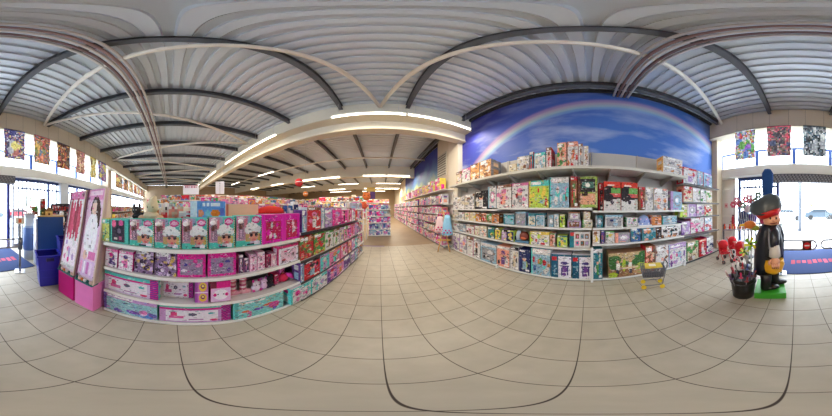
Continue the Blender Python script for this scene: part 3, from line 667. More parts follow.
srow(.048, 1.25, [(291, 311, .32, 'scene', ('white', 'turquoise', 'turquoise', 'pink', 'grey', 'magenta')), (311.4, 327, .33, 'scene', ('white', 'turquoise', 'turquoise', 'lilac', 'grey', 'brown')), (327.5, 336.5, .34, 'figure', ('purple', 'lilac', 'red', 'pink')), (336.9, 343.6, .33, 'figure', ('pink', 'lilac', 'orange', 'white')),
    (344, 350, .33, 'cats', ('purple', 'lilac', 'white', 'pale blue')), (350.4, 354.4, .33, 'pic', ('lilac', 'grey', 'white')), (354.7, 357.8, .32, 'pic', ('pale blue', 'lilac', 'white'))], 'base shelf', UN, 'base row of the dark railed shelving', d=.24)
# ================================================================== RIGHT WALL SHELVING
def ry(px, X): return X/tan(ang(px))
def rbox(px0, px1, z0, h, X, kind, P, label, group, d=.22, **k):
    y0, y1 = ry(px0, X), ry(px1, X); dd = X/abs(sin(ang((px0+px1)/2))); hp = h/dd/R(DEG)
    return carton((X, (y0+y1)/2, z0), -pi/2, abs(y1-y0)-.008, h, d, kind, P, label, group, res=(min(40, round((px1-px0)*1.35)), min(40, round(hp*1.35))), order=px0, **k)
KN = {'redgreen': 'box', 'market': 'box', 'figure': 'figure box', 'window': 'windowed toy box', 'scene': 'picture box', 'cats': 'patterned toy box', 'pic': 'toy box', 'photo': 'photo printed box', 'six': 'picture grid box', 'robot': 'construction set box', 'round': 'round window box', 'mosaic': 'patterned box'}
def rrow(z0, X, items, tier, unitname, group, d=.2):
    for it in items:
        a, b, h, kind, cs = it[:5]; extra = it[5] if len(it) > 5 else None
        lab = extra or '%s and %s %s on the %s of the %s' % (cs[0], cs[1], KN[kind], tier, unitname)
        rbox(a, b, z0, h, X, kind, pal(*cs), lab, group, d=d)
Y4, Y2, Y0, Y1, Y3 = 4.24, 2.06, -.09, -2.28, -3.92     # bay joints seen from the aisle end towards the shopfront
def runit(label, ya, yb, levels, lip, top=2.92, x0=2.56, depth=.5):
    return unit('wall_shelving', label, 0, ya-yb, levels, lip, depth, top, origin=(x0, ya, 0), rz=-pi/2, backc=(186,184,180))  # back panels painted greyer to put shade into the shelf gaps
LW = (222,224,222)
u1 = runit('white wall shelving bay of small mixed boxes nearest the aisle grille', Y4, Y2, (.06, .77, 1.185, 1.545), LW)
u2 = runit('white wall shelving bay directly under the rainbow, holding kitchens and craft boxes', Y2-.01, Y0, (.06, .77, 1.185, 1.58), LW)
u3 = runit('white wall shelving bay with an empty top and two red and green boxes', Y0-.01, Y1, (.06, .86, 1.185, 1.525), LW)
u4 = runit('last wall shelving bay beside the cream corner pillar', Y1-.01, Y3, (.06, .82, 1.335, 1.745, 2.24), (70,72,76), 2.75)
o = MB().box((0, 0, 0), (4.24+2.28, .62, .03), (214,214,208)).box((0, -.02, -.01), (6.52, 0, .045), (206,204,194))
t = o.build('top_shelf', METAL, None, (2.44, Y4, 2.345), -pi/2); t['category'] = 'shelf'; t['label'] = 'long deep white shelf running over the wall shelving below the rainbow mural'
for k in range(9): MB().hexa([(.35+k*.72,.05,-.02),(.37+k*.72,.05,-.02),(.37+k*.72,.6,-.2),(.35+k*.72,.6,-.2),(.35+k*.72,.05,0),(.37+k*.72,.05,0),(.37+k*.72,.6,0),(.35+k*.72,.6,0)], (170,168,160)).build('bracket', METAL, t)
for ya in (Y2, Y0, Y1):
    struct('trim_4', MB().box((2.50, ya-.02, 0), (2.56, ya+.03, .8 if ya == Y0 else .1), (220,222,222)), METAL)
# top shelf (A)
ZA = 2.376; TA = 'boxes along the deep top shelf'
def ra(a, b, h, kind, cs, lab, X=2.56, z=ZA, d=.3, **k): rbox(a, b, z, h, X, kind, pal(*cs), lab, TA, d=d, **k)
ra(462, 470, .50, 'pic', ('white', 'pink', 'grey', 'red'), 'whitish toy box at the aisle end of the deep top shelf')
ra(456, 461.6, .48, 'pic', ('cream', 'brown', 'pink', 'white'), 'cream patterned box at the very aisle end of the deep top shelf')
for k, (a, b) in enumerate(((470.3, 479.4), (479.8, 491))):
    rbox(a, b, ZA, .55, 2.56, 'cats', [(206,150,96), (130,124,124), (150,96,60), (232,190,140), (110,80,60), (232,226,220), (240,200,150)], 'brown and orange play kitchen box on the deep top shelf, %s' % ('nearer the aisle', 'with a grey side')[k], TA, d=.42, back=(150,146,146))
ra(509, 516.5, .27, 'pic', ('cream', 'cream', 'white'), 'plain cream small box between the play kitchens and the white craft boxes', X=2.62)
ra(517, 529, .40, 'cats', ('white', 'cream', 'brown', 'white', 'grey', 'pale blue'), 'white box with small brown pictures on the deep top shelf')
ra(529.4, 533.4, .47, 'figure', ('teal', 'red', 'white', 'brown'), 'narrow teal box with red cap on the deep top shelf')
ra(534, 545.5, .42, 'scene', ('white', 'turquoise', 'pale blue', 'brown', 'cream', 'grey'), 'white and turquoise craft box on the deep top shelf')
ra(546, 551.5, .52, 'figure', ('white', 'red', 'turquoise', 'brown'), 'white box with a red top edge left of the market stall box')
ra(557, 566.5, .61, 'cats', ('salmon', 'brown', 'green', 'red', 'orange', 'cream'), 'tall box with brown, green and red pictures on the deep top shelf')
ra(566.8, 578, .62, 'scene', ('white', 'salmon', 'brown', 'red', 'orange', 'red'), 'tall white box with red flowers over yellow on the deep top shelf')
ra(578.3, 583, .56, 'figure', ('white', 'white', 'brown', 'grey'), 'narrow white box right of the red flower box')
ra(583.3, 588.6, .50, 'figure', ('white', 'white', 'brown', 'cream'), 'shorter white box at the right end of the tall white boxes')
for k in range(2):
    ra(663, 682.5, .23, 'cats', ('white', 'cream', 'white', 'white', 'white', 'grey', 'orange'), 'white box with an orange side, %s one of the stack of two' % ('lower', 'upper')[k], X=2.54, z=ZA+k*.235, back=(226,180,110))
# bay 1 shelf B
B1 = 'aisle end bay'
rrow(1.55, 2.60, [(453, 464.6, .42, 'cats', ('white', 'cream', 'grey', 'white', 'brown')), (465, 474.3, .46, 'cats', ('white', 'cream', 'brown', 'grey')), (475, 487.6, .52, 'figure', ('black', 'black', 'white', 'cream', 'grey'), 'black box with white pictures under the play kitchen boxes')], 'upper shelf', 'first bay', 'upper shelf boxes of the aisle end bay')
rrow(1.585, 2.58, [(488, 496, .56, 'round', ('white', 'pale blue', 'grey', 'pink', 'green')), (496.4, 511.6, .56, 'figure', ('white', 'black', 'salmon', 'pink', 'brown', 'red'), 'white box with a black window and pink toys, first of the pair'), (512, 528.4, .56, 'figure', ('white', 'salmon', 'black', 'pink', 'red', 'grey'), 'white box with a black window and red rim, second of the pair'),
   (529, 549, .58, 'scene', ('lime', 'turquoise', 'yellow', 'yellow', 'green', 'pale blue', 'red', 'yellow'), 'bright yellow, green and blue garden toy box'), (549.6, 569, .62, 'scene', ('pale blue', 'white', 'turquoise', 'white', 'brown', 'pink', 'white'), 'pale blue and white tall craft box'),
   (570.4, 577.6, .62, 'figure', ('brown', 'brown', 'salmon', 'green', 'red'), 'brown end panel box beside the lime game box'), (578, 597.6, .62, 'market', ('lime', 'brown', 'lime', 'black', 'salmon', 'cream', 'green'), 'large lime box with a black picture window')], 'upper shelf', 'rainbow bay', 'upper shelf boxes of the rainbow bay')
RB = [COLN['red'], (190,50,50), (60,30,40), (110,180,80), (40,40,44), (216,200,190), (200,60,70)]
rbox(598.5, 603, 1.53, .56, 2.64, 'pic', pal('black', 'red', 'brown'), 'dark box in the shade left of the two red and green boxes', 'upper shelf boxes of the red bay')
for k, (a, b) in enumerate(((603.6, 620.8), (621.2, 637.8))):
    o = rbox(a, b, 1.53, .58, 2.58, 'redgreen', RB, 'red, green and black tall toy box, %s' % ('the one nearer the lime box', 'the one nearer the brown box')[k], 'red and green matching boxes', d=.25)
rrow(1.53, 2.58, [(638.6, 645, .50, 'figure', ('brown', 'brown', 'white', 'red')), (645.4, 653.4, .50, 'cats', ('white', 'white', 'cream', 'grey')), (653.8, 668, .50, 'cats', ('white', 'cream', 'orange', 'white', 'salmon', 'grey')), (670.8, 682, .46, 'round', ('pale blue', 'lilac', 'grey', 'pale blue', 'white'), 'pale box with a big round window at the end of the red bay')], 'upper shelf', 'red bay', 'upper shelf boxes of the red bay')
# bay 4 upper tiers
LB = 'pillar bay'
rrow(2.245, 2.60, [(683.4, 696.6, .46, 'figure', ('white', 'red', 'lilac', 'grey', 'white')), (697.2, 703, .46, 'figure', ('pale blue', 'white', 'lilac', 'grey')), (703.6, 712, .46, 'figure', ('pale blue', 'red', 'lilac', 'navy'))], 'topmost shelf', LB, 'topmost boxes of the pillar bay', d=.3)
rrow(1.75, 2.60, [(683.4, 692.4, .42, 'cats', ('cream', 'salmon', 'red', 'white', 'red')), (692.8, 700.2, .41, 'cats', ('white', 'cream', 'red', 'white', 'green')), (700.6, 706, .40, 'cats', ('white', 'grey', 'green', 'red')), (706.4, 712.2, .40, 'cats', ('cream', 'white', 'salmon', 'green'))], 'second highest shelf', LB, 'second row boxes of the pillar bay', d=.3)
rrow(1.34, 2.60, [(680, 687, .33, 'cats', ('lime', 'cream', 'white', 'salmon')), (687.4, 696, .35, 'round', ('lilac', 'white', 'white', 'grey')), (696.6, 704, .35, 'cats', ('white', 'lilac', 'pink', 'grey')), (704.4, 712.4, .35, 'cats', ('cream', 'white', 'green', 'red'))], 'middle shelf', LB, 'middle row boxes of the pillar bay', d=.3)
rrow(.866, 2.58, [(681.6, 690.4, .36, 'cats', ('lilac', 'purple', 'white', 'grey')), (690.8, 704, .44, 'cats', ('white', 'pink', 'red', 'white', 'magenta')), (704.4, 712.4, .42, 'cats', ('white', 'red', 'red', 'pale blue'))], 'lower shelf', LB, 'lower row boxes of the pillar bay', d=.3)
# shelf C row (z 1.19)
rrow(1.19, 2.60, [(453, 458, .22, 'figure', ('cream', 'grey', 'white')), (458.4, 464, .24, 'cats', ('white', 'grey', 'pink', 'cream')), (464.4, 469.6, .25, 'figure', ('cream', 'salmon', 'white', 'green')), (470, 475.6, .26, 'cats', ('cream', 'yellow', 'white', 'brown')), (476, 481, .25, 'figure', ('orange', 'brown', 'white')), (481.4, 486, .25, 'figure', ('brown', 'salmon', 'white', 'red')), (486.4, 491.6, .24, 'cats', ('green', 'cream', 'brown', 'white')), (492, 499, .24, 'figure', ('orange', 'brown', 'white', 'grey')),
   (503.4, 514.5, .26, 'window', ('teal', 'grey', 'pale blue', 'turquoise', 'pale blue'), 'teal windowed play set box at the left of the rainbow bay middle shelf'), (515.4, 525.6, .31, 'window', ('grey', 'pale blue', 'grey', 'white', 'lilac')), (528, 535.6, .27, 'window', ('pale blue', 'teal', 'cream', 'grey', 'white'), 'teal and white toy house box, left of the pair'), (536, 544.6, .28, 'window', ('white', 'teal', 'pale blue', 'grey', 'white'), 'teal and white toy house box, right of the pair'),
   (547.5, 553.6, .24, 'round', ('pale blue', 'grey', 'grey', 'white')), (554, 558.8, .27, 'figure', ('white', 'grey', 'pale blue')), (559.6, 565, .26, 'figure', ('lime', 'green', 'cream', 'black')), (567.5, 581, .16, 'window', ('lilac', 'grey', 'brown', 'pink', 'white'), 'mauve box under the grey set on the middle shelf'), (582, 592.5, .16, 'pic', ('cream', 'white', 'green', 'grey'), 'cream flat box under the yellow figure pack')], 'middle shelf', 'wall shelving', 'middle shelf boxes')
rbox(568.5, 580, 1.353, .15, 2.60, 'window', pal('grey', 'brown', 'white', 'pink', 'lilac'), 'grey and brown set stacked on the mauve box', 'middle shelf boxes')
rbox(583.5, 590.5, 1.353, .16, 2.60, 'figure', pal('cream', 'yellow', 'white', 'brown'), 'yellow topped figure pack stacked on the cream flat box', 'middle shelf boxes')
rrow(1.19, 2.60, [(595.5, 603, .24, 'round', ('teal', 'grey', 'grey', 'pale blue')), (605, 623, .25, 'window', ('white', 'pale blue', 'grey', 'white', 'navy', 'pale blue'), 'wide white box with two grey sets inside'), (626.5, 637.6, .19, 'cats', ('white', 'green', 'white', 'pink', 'pale blue')), (651.5, 661.6, .22, 'figure', ('orange', 'salmon', 'orange', 'brown')), (663, 677, .20, 'figure', ('pale blue', 'turquoise', 'white', 'grey')), ], 'middle shelf', 'red bay', 'middle shelf boxes')
t = empty('toy_dome', 'pale blue and white flowery domed play tent toy on the middle shelf', 'toy', (2.68, ry(643.5, 2.68), 1.19), -pi/2)
MB().lathe([(.16, 0), (.165, .06), (.15, .13), (.09, .2), (.02, .235)], (150,170,220), n=18, sy=.6).build('dome', CLOTH, t)
for k in range(9): MB().ball((.15*cos(3.3+k*.33), -.085+.02*abs(k-4)/4, .05+.05*(k % 3)), .02, ((240,240,250), (90,110,200), (220,180,220))[k % 3], n=7, m=5).build('flower', PLAST, t)
MB().box((-.16, -.1, 0), (.16, .1, .02), (236,236,240)).build('base', PLAST, t)
# shelf D row (z .775)
rrow(.776, 2.60, [(453, 459.6, .26, 'cats', ('white', 'grey', 'red', 'lilac')), (460, 465.6, .27, 'cats', ('grey', 'white', 'pale blue', 'cream')), (466.4, 474, .28, 'figure', ('white', 'pink', 'white', 'brown')), (474.5, 479.6, .27, 'figure', ('cream', 'white', 'red')), (480, 486.6, .30, 'pic', ('white', 'cream', 'salmon', 'grey')), (488, 494.6, .30, 'cats', ('teal', 'black', 'green', 'white', 'yellow')), (495, 500.4, .29, 'figure', ('yellow', 'lime', 'black', 'teal'))], 'lower shelf', B1, 'lower shelf boxes of the aisle end bay')
rrow(.776, 2.60, [(501.4, 506.8, .28, 'pic', ('lilac', 'black', 'yellow', 'white')), (507.2, 513.6, .27, 'figure', ('navy', 'lime', 'cream', 'yellow')), (529.5, 549.4, .30, 'scene', ('white', 'yellow', 'lime', 'blue', 'teal', 'red', 'cream'), 'white box with a blue star and bright pictures'), (550, 555, .28, 'figure', ('salmon', 'white', 'brown', 'green')), (557, 567.4, .24, 'figure', ('lime', 'teal', 'teal', 'yellow', 'white')), (569.4, 590.4, .33, 'six', ('white', 'teal', 'lilac', 'brown', 'pale blue', 'grey', 'pink'), 'teal and white box with six small pictures')], 'lower shelf', 'rainbow bay', 'lower shelf boxes of the rainbow bay')
t = empty('helmet_box', 'blue and white curved pack with an orange brown helmet on the lower shelf', 'toy helmet', (2.64, ry(522, 2.64), .776), -pi/2)
MB().box((-.17, -.02, 0), (.17, .16, .05), (90,130,160)).build('tray', CARD, t)
MB().ball((.03, .06, .15), (.12, .08, .11), (130,60,50)).ball((.03, .04, .11), (.08, .08, .05), (206,110,70)).build('helmet', PLAST, t)
MB().lathe([(.06, .03), (.07, .16), (.05, .25), (.02, .28)], (196,214,236), o=(-.12, .07, 0), n=12).build('side_dome', PLAST, t)
rrow(.866, 2.58, [(592.5, 600, .31, 'figure', ('white', 'orange', 'yellow', 'brown')), (601, 604.6, .27, 'pic', ('purple', 'blue', 'orange')), (605.4, 614.8, .25, 'figure', ('white', 'white', 'green', 'yellow', 'grey')), (615.2, 630, .21, 'round', ('grey', 'salmon', 'lilac', 'white'), 'mauve grey kitchen set box with round dials'), (630.8, 640.6, .30, 'cats', ('blue', 'pale blue', 'teal', 'cream')), (642.4, 656, .27, 'cats', ('teal', 'pale blue', 'orange', 'grey', 'salmon')), (656.6, 661, .25, 'pic', ('black', 'brown', 'grey')), (661.4, 681, .28, 'cats', ('white', 'black', 'brown', 'orange', 'teal', 'white'), 'black and white box full of small brown pictures')], 'lower shelf', 'red bay', 'lower shelf boxes of the red bay')
# base row
rrow(.065, 2.56, [(452.5, 459.4, .62, 'cats', ('white', 'lilac', 'grey', 'purple')), (459.8, 466.6, .62, 'cats', ('white', 'grey', 'salmon', 'lilac')), (467, 473, .62, 'figure', ('white', 'pink', 'brown', 'white')), (473.4, 479.8, .62, 'figure', ('white', 'white', 'brown', 'grey', 'black')), (480.5, 496, .54, 'window', ('pale blue', 'white', 'grey', 'navy', 'black', 'brown', 'white'), 'large pale box with a dark grid of parts at the base')], 'base shelf', B1, 'base shelf boxes of the aisle end bay', d=.3)
rrow(.065, 2.56, [(497, 509.4, .56, 'figure', ('salmon', 'white', 'purple', 'black', 'white', 'grey'), 'pale pink box with a dark flower picture at the base'), (510.4, 518.6, .60, 'figure', ('white', 'white', 'teal', 'black', 'cream'), 'tall white box with teal figure at the base'), (519, 530, .58, 'figure', ('navy', 'navy', 'white', 'lime', 'pale blue', 'navy'), 'navy box with white robot and green pieces at the base'), (531, 550.4, .64, 'scene', ('pale blue', 'white', 'turquoise', 'white', 'red', 'green', 'orange', 'blue', 'white'), 'large pale turquoise marble run box at the base')], 'base shelf', 'rainbow bay', 'base shelf boxes of the rainbow bay', d=.3)
RP = [(226,226,238), (30,90,120), (70,60,130), (110,70,150), (160,180,210)]
for k, (a, b) in enumerate(((551, 571.4), (572, 592.4))):
    rbox(a, b, .065, .56, 2.56, 'robot', RP, 'blue ended construction box with a purple robot, %s' % ('the one nearer the marble run box', 'the one nearer the tall teal box')[k], 'matching robot construction boxes', d=.3)
rrow(.065, 2.54, [(592.8, 602.6, .70, 'figure', ('teal', 'teal', 'red', 'white', 'green'), 'tall dark teal box with red lettering beside the white divider')], 'base shelf', 'rainbow bay', 'base shelf boxes of the rainbow bay', d=.3)
rbox(608.4, 645, .065, .58, 2.56, 'photo', [(150,110,80), (196,170,130), (60,110,60), (170,190,90), (120,90,70)], 'very wide green photo box with children and a garden scene at the base', 'base shelf boxes of the red bay', d=.3)
rrow(.065, 2.56, [(645.6, 655.4, .66, 'cats', ('brown', 'red', 'brown', 'cream', 'salmon')), (655.8, 668.6, .64, 'cats', ('white', 'white', 'salmon', 'brown', 'white', 'white')), (669, 686.4, .62, 'scene', ('white', 'lilac', 'pale blue', 'lilac', 'magenta', 'purple', 'white'), 'lilac and magenta big box at the base of the red bay')], 'base shelf', 'red bay', 'base shelf boxes of the red bay', d=.3)
rrow(.065, 2.58, [(687.4, 698.4, .56, 'cats', ('cream', 'green', 'brown', 'yellow', 'white', 'green')), (699.2, 706, .55, 'figure', ('red', 'brown', 'white', 'salmon')), (706.6, 713.4, .58, 'cats', ('white', 'magenta', 'navy', 'white', 'grey'))], 'base shelf', LB, 'base shelf boxes of the pillar bay', d=.3)

# ================================================================== FURTHER DOWN THE RIGHT SIDE OF THE AISLE
STOCK = MB()
def stock(loc, rz, w_, h, d, kind, P, res):
    SEED[0] += 1; M_ = Matrix.Translation(loc) @ Matrix.Rotation(rz, 4, 'Z'); mb = carton_mesh(w_, h, d, kind, P, res); i = len(STOCK.v)
    STOCK.v += [tuple(M_ @ Vector(v)) for v in mb.v]; STOCK.f += [tuple(i+q for q in f_) for f_ in mb.f]; STOCK.c += mb.c; STOCK.m += mb.m; STOCK.sm += mb.sm
def autofill(make, length, levels, hmax, names, tier_names, unitname, group, wmin=.17, wmax=.34, seed=1, fill=1.0):
    """row after row of cartons along a unit; make(u, z, w, h, kind, palette, label)"""
    r = random.Random(seed); n = 0
    for z, hm, tn in zip(levels, hmax, tier_names):
        u = .03
        while u < length-wmin-.02:
            w_ = min(r.uniform(wmin, wmax), length-u-.02); h = hm*r.uniform(.72, 1)
            cs = [r.choice(names) for _ in range(4)]
            if cs[1] == cs[0]: cs[1] = r.choice([q for q in names if q != cs[0]])
            kind = r.choice(('figure', 'cats', 'figure', 'pic', 'window'))
            if r.random() < fill: make(u+w_/2, z, w_-.012, h, kind, pal(*cs), '%s and %s %s, %s, %s' % (cs[0], cs[1], {'figure': 'figure box', 'cats': 'patterned box', 'pic': 'toy box', 'window': 'windowed box'}[kind], tn, unitname), group); n += 1
            u += w_
    return n
PINKS = ['pink', 'lilac', 'white', 'magenta', 'pink', 'white', 'purple', 'salmon', 'pale blue', 'cream', 'grey', 'white']
TN = ['base shelf', 'second shelf', 'third shelf', 'fourth shelf', 'fifth shelf', 'top shelf']
YE0 = 4.45
for k, (ya, yb) in enumerate(((7.7, 4.5), (11.2, 7.72), (14.8, 11.22), (21.5, 14.82))):
    nm = ('shelving past the clothes stand', 'pink shelving midway down the aisle', 'pink shelving at the far end of the aisle', 'last dim shelving at the very end of the aisle')[k]
    lv = (.06, .5, .92, 1.32, 1.74); unit('wall_shelving', nm, 0, ya-yb, lv, (96,90,96), .5, 2.25, origin=(2.36, ya, 0), rz=-pi/2)
    def mk(u, z, w_, h, kind, P, lab, grp, ya=ya, k=k):
        dd = (2.36**2+(ya-u)**2)**.5
        if k: stock((2.38, ya-u, z+.002), -pi/2, w_, h, .3, kind, P, (max(3, int(w_*2.38/dd/dd/R(DEG)*1.5)), max(5, int(h/dd/R(DEG)*1.5)))); return
        carton((2.38, ya-u, z+.002), -pi/2, w_, h, .3, kind, P, lab, grp, res=(max(4, int(w_*2.38/dd/dd/R(DEG)*1.5)), max(6, int(h/dd/R(DEG)*1.4))), order=-(ya-u), name='doll_box')
    autofill(mk, ya-yb, lv, (.40, .38, .36, .38, .42), PINKS, TN, nm, 'cartons on the pink aisle shelving', wmin=.2+.05*k, wmax=.32+.1*k, seed=40+k)
def mktop(u, z, w_, h, kind, P, lab, grp):
    stock((2.42, 14.6-u, z), -pi/2, w_, h, .3, kind, P, (5, 9))
MB().box((0, 0, 0), (10.1, .48, .03), (220,218,210)).build('top_shelf', METAL, None, (2.36, 14.6, 2.3), -pi/2, category='shelf', label='high shelf above the pink shelving under the second mural')
autofill(mktop, 10.0, (2.332,), (.55,), ['pink', 'white', 'magenta', 'cream', 'salmon', 'yellow', 'lilac'], ['high shelf'], 'above the pink shelving', 'cartons on the high shelf', wmin=.4, wmax=.7, seed=50, fill=.8)

# ================================================================== ISLANDS AND ROWS BEYOND
def island(name, label, x, y, L, H, levels, hm, names, seed, rz, grp, tn=TN, wmin=.2, wmax=.34, two=True, lip=(228,224,220), fill=1.0, d=.25, far=True, backc=(226,222,216)):
    unit('island_shelving', label, 0, L, levels, lip, .42, H, origin=(x, y, 0), rz=rz, backc=backc)
    M_ = Matrix.Translation((x, y, 0)) @ Matrix.Rotation(rz, 4, 'Z')
    def mk(u, z, w_, h, kind, P, lab, g):
        p = M_ @ Vector((u, .03, z+.002)); dd = (p.x**2+p.y**2)**.5
        if far: stock(tuple(p), rz, w_, h, d, kind, P, (max(3, min(12, int(w_/dd/R(DEG)*1.4))), max(4, min(14, int(h/dd/R(DEG)*1.4))))); return
        carton(tuple(p), rz, w_, h, d, kind, P, lab, g, name='small_toy_pack', res=(max(3, min(12, int(w_/dd/R(DEG)))), max(4, min(14, int(h/dd/R(DEG))))), order=u)
    autofill(mk, L, levels, hm, names, tn, label, grp, wmin=wmin, wmax=wmax, seed=seed, fill=fill)
island('island_shelving', 'purple island shelving facing the aisle', -.62, 7.3, 1.25, 1.72, (.06, .42, .78, 1.14, 1.5), (.32, .32, .32, .32, .30), ['purple', 'lilac', 'pale blue', 'blue', 'magenta', 'white', 'lilac'], 61, 0, 'packs on the purple island', wmin=.15, wmax=.26, far=False)
# end of the doll gondola: low stand of small packs
island('island_shelving', 'narrow end stand closing the dark railed shelving', *G(3.78, -DL+.02)[:2], .62, 1.75, (.06, .42, .8, 1.2, 1.55), (.3, .32, .34, .3, .25), ['pink', 'purple', 'grey', 'white', 'red', 'pale blue', 'orange'], 62, GRZ, 'packs on the end stand', wmin=.14, wmax=.22, far=False)
MIX = ['red', 'orange', 'white', 'pink', 'yellow', 'blue', 'cream', 'pale blue', 'magenta', 'green', 'salmon', 'white', 'brown']
HI = ['upper shelf', 'top shelf']
# parallel rows left of the aisle, seen over the doll shelving
BK = (222,208,190)
for k, (n_, s0, L, H, nm, sd) in enumerate(((-3.2, .5, 5.4, 1.78, 'first row of shelving behind the doll gondola', 71), (-5.4, .3, 7.0, 2.05, 'second row of shelving behind the doll gondola', 72), (-8.2, -1.5, 9.5, 2.4, 'third row of shelving behind the doll gondola', 73), (-12.0, -3, 12.0, 2.8, 'distant row of shelving far left', 74))):
    x, y, _ = G(s0, n_); island('island_shelving', nm, x, y, L, H-.12*(k == 0), (H-.78, H-.34) if k else (H-.62, H-.3), (.4, .36) if k else (.28, .26), PINKS+MIX if k < 2 else MIX, sd, GRZ, 'cartons on the %s' % nm, tn=HI, wmin=.24+.04*k, wmax=.42+.1*k, backc=BK)
for k, (x, y, L, nm, sd) in enumerate(((-6.2, 12.5, 5.0, 'cross row of shelving down the shop behind the purple island', 81), (-3.4, 16.5, 4.6, 'farther cross row of shelving down the shop', 82), (-11.5, 14.5, 6.0, 'far left cross row of shelving', 83))):
    island('island_shelving', nm, x, y, L, 2.7, (.06, .6, 1.15, 1.7, 2.25), (.5, .5, .5, .5, .5), MIX, sd, 0, 'cartons on the %s' % nm, wmin=.4, wmax=.75, backc=BK)
island('island_shelving', 'low shelving under the frieze posters beyond the pale pillar', -9.3, -4.2, 11.0, 1.75, (.06, .7, 1.3), (.55, .5, .42), MIX, 85, pi, 'cartons under the frieze', tn=['lower shelf', 'middle shelf', 'top shelf'], wmin=.4, wmax=.8, backc=(120,104,90))  # dark stock shelving added to cover the overly bright windows
# left-end wall of stock
island('island_shelving', 'tall toy shelving against the far left wall', XL+.7, -4.0, 12.0, 3.0, (.9, 1.6, 2.4), (.6, .7, .8), MIX, 84, pi/2, 'cartons against the far left wall', tn=['lower shelf', 'middle shelf', 'top shelf'], wmin=.6, wmax=1.1, backc=BK)
o = STOCK.build('distant_toy_boxes', CARD); o['kind'] = 'stuff'; o['label'] = 'hundreds of small colourful toy boxes on all the farther shelves'; o['category'] = 'toy boxes'

# ================================================================== PINK TILTED DISPLAY STANDS
for k, (s0, s1, base, lab, kind) in enumerate(((-1.43, -1.09, (236,130,196), 'pale pink tilted display stand with a poster of a woman in white', 'girl'), (-1.86, -1.47, (196,16,120), 'magenta tilted display stand with red slanted dolls, beside the blue crates', 'dolls'))):
    L = s1-s0; o = empty('display_stand', lab, 'display stand', G(s0, -1.16), GRZ)
    MB().box((0, 0, 0), (L, .34, .50), base).build('base_box', CARD, o)
    r = random.Random(90+k); P = pal('white', 'pink', 'lilac', 'magenta', 'white')
    H = 1.33; mb = MB(); A = art(kind, 22, 56, P, r); lean = .27
    mb.art(A, 0, 1, 0, 1, P=[(0.02, .02, .60), (L-.02, .02, .60), (L-.02, lean, .52+H), (.02, lean, .52+H)])
    mb.hexa([(0,.03,.52),(L,.03,.52),(L,.10,.52),(0,.10,.52),(0,lean+.01,.53+H),(L,lean+.01,.53+H),(L,lean+.06,.53+H),(0,lean+.06,.53+H)], (228,206,220)); mb.build('poster_panel', CARD, o)
    for x in (0, L-.018): MB().hexa([(x,-.005,.52),(x+.018,-.005,.52),(x+.018,.34,.52),(x,.34,.52),(x,lean-.01,.53+H),(x+.018,lean-.01,.53+H),(x+.018,lean+.08,.53+H),(x,lean+.08,.53+H)], (216,196,186) if x else (120,60,90)).build('side_panel', CARD, o)
    MB().hexa([(0,-.02,.50),(L,-.02,.50),(L,.1,.50),(0,.1,.50),(0,-.02,.52),(L,-.02,.52),(L,.1,.52),(0,.1,.52)], (60,120,120)).build('tray', CARD, o)
    for j in range(6):
        MB().ball((.04+j*(L-.08)/5, .0, .55), (.022, .02, .03), ((40,90,90), (226,196,190), (200,120,60), (236,226,230))[j % 4], n=8, m=5).build('small_pack', CARD, o)
# ================================================================== BLUE CRATES
def crate(name, loc, rz, w0, w1, d0, d1, h, c, lab, group=None):
    o = empty(name, lab, 'crate', loc, rz)
    if group: o['group'] = group
    def ring(w_, d_, z): return [(-w_/2, -d_/2, z), (w_/2, -d_/2, z), (w_/2, d_/2, z), (-w_/2, d_/2, z)]
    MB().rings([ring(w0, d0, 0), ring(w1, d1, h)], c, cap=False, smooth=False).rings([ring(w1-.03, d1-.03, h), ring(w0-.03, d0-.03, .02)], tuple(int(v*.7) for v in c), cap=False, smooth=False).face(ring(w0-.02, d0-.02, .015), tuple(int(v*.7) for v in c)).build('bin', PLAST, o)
    mb = MB(); W, D = w1+.03, d1+.03
    mb.box((-W/2, -D/2, h-.03), (W/2, -D/2+.03, h), c).box((-W/2, D/2-.03, h-.03), (W/2, D/2, h), c).box((-W/2, -D/2, h-.03), (-W/2+.03, D/2, h), c).box((W/2-.03, -D/2, h-.03), (W/2, D/2, h), c); mb.build('rim', PLAST, o)
    for y in (-1, 1): MB().box((-.07, y*D/2-.008, h-.11), (.07, y*D/2+.008, h-.05), tuple(int(v*.45) for v in c)).build('handle', PLAST, o)
    for z in (.3, .55): MB().box((-(w0+(w1-w0)*z)/2-.004, -(d0+(d1-d0)*z)/2-.004, h*z), ((w0+(w1-w0)*z)/2+.004, (d0+(d1-d0)*z)/2+.004, h*z+.012), tuple(int(v*1.1) for v in c)).build('rib', PLAST, o)
    return o
crate('plastic_crate', (-1.50, -2.03, 0), R(156), .34, .44, .30, .38, .70, (34,36,168), 'tall blue plastic crate on the tiles in front of the blue counter')
crate('plastic_crate', (-1.97, -1.94, 0), R(150), .34, .44, .30, .38, .97, (26,24,140), 'taller dark blue crate behind the other, next to the magenta stand')
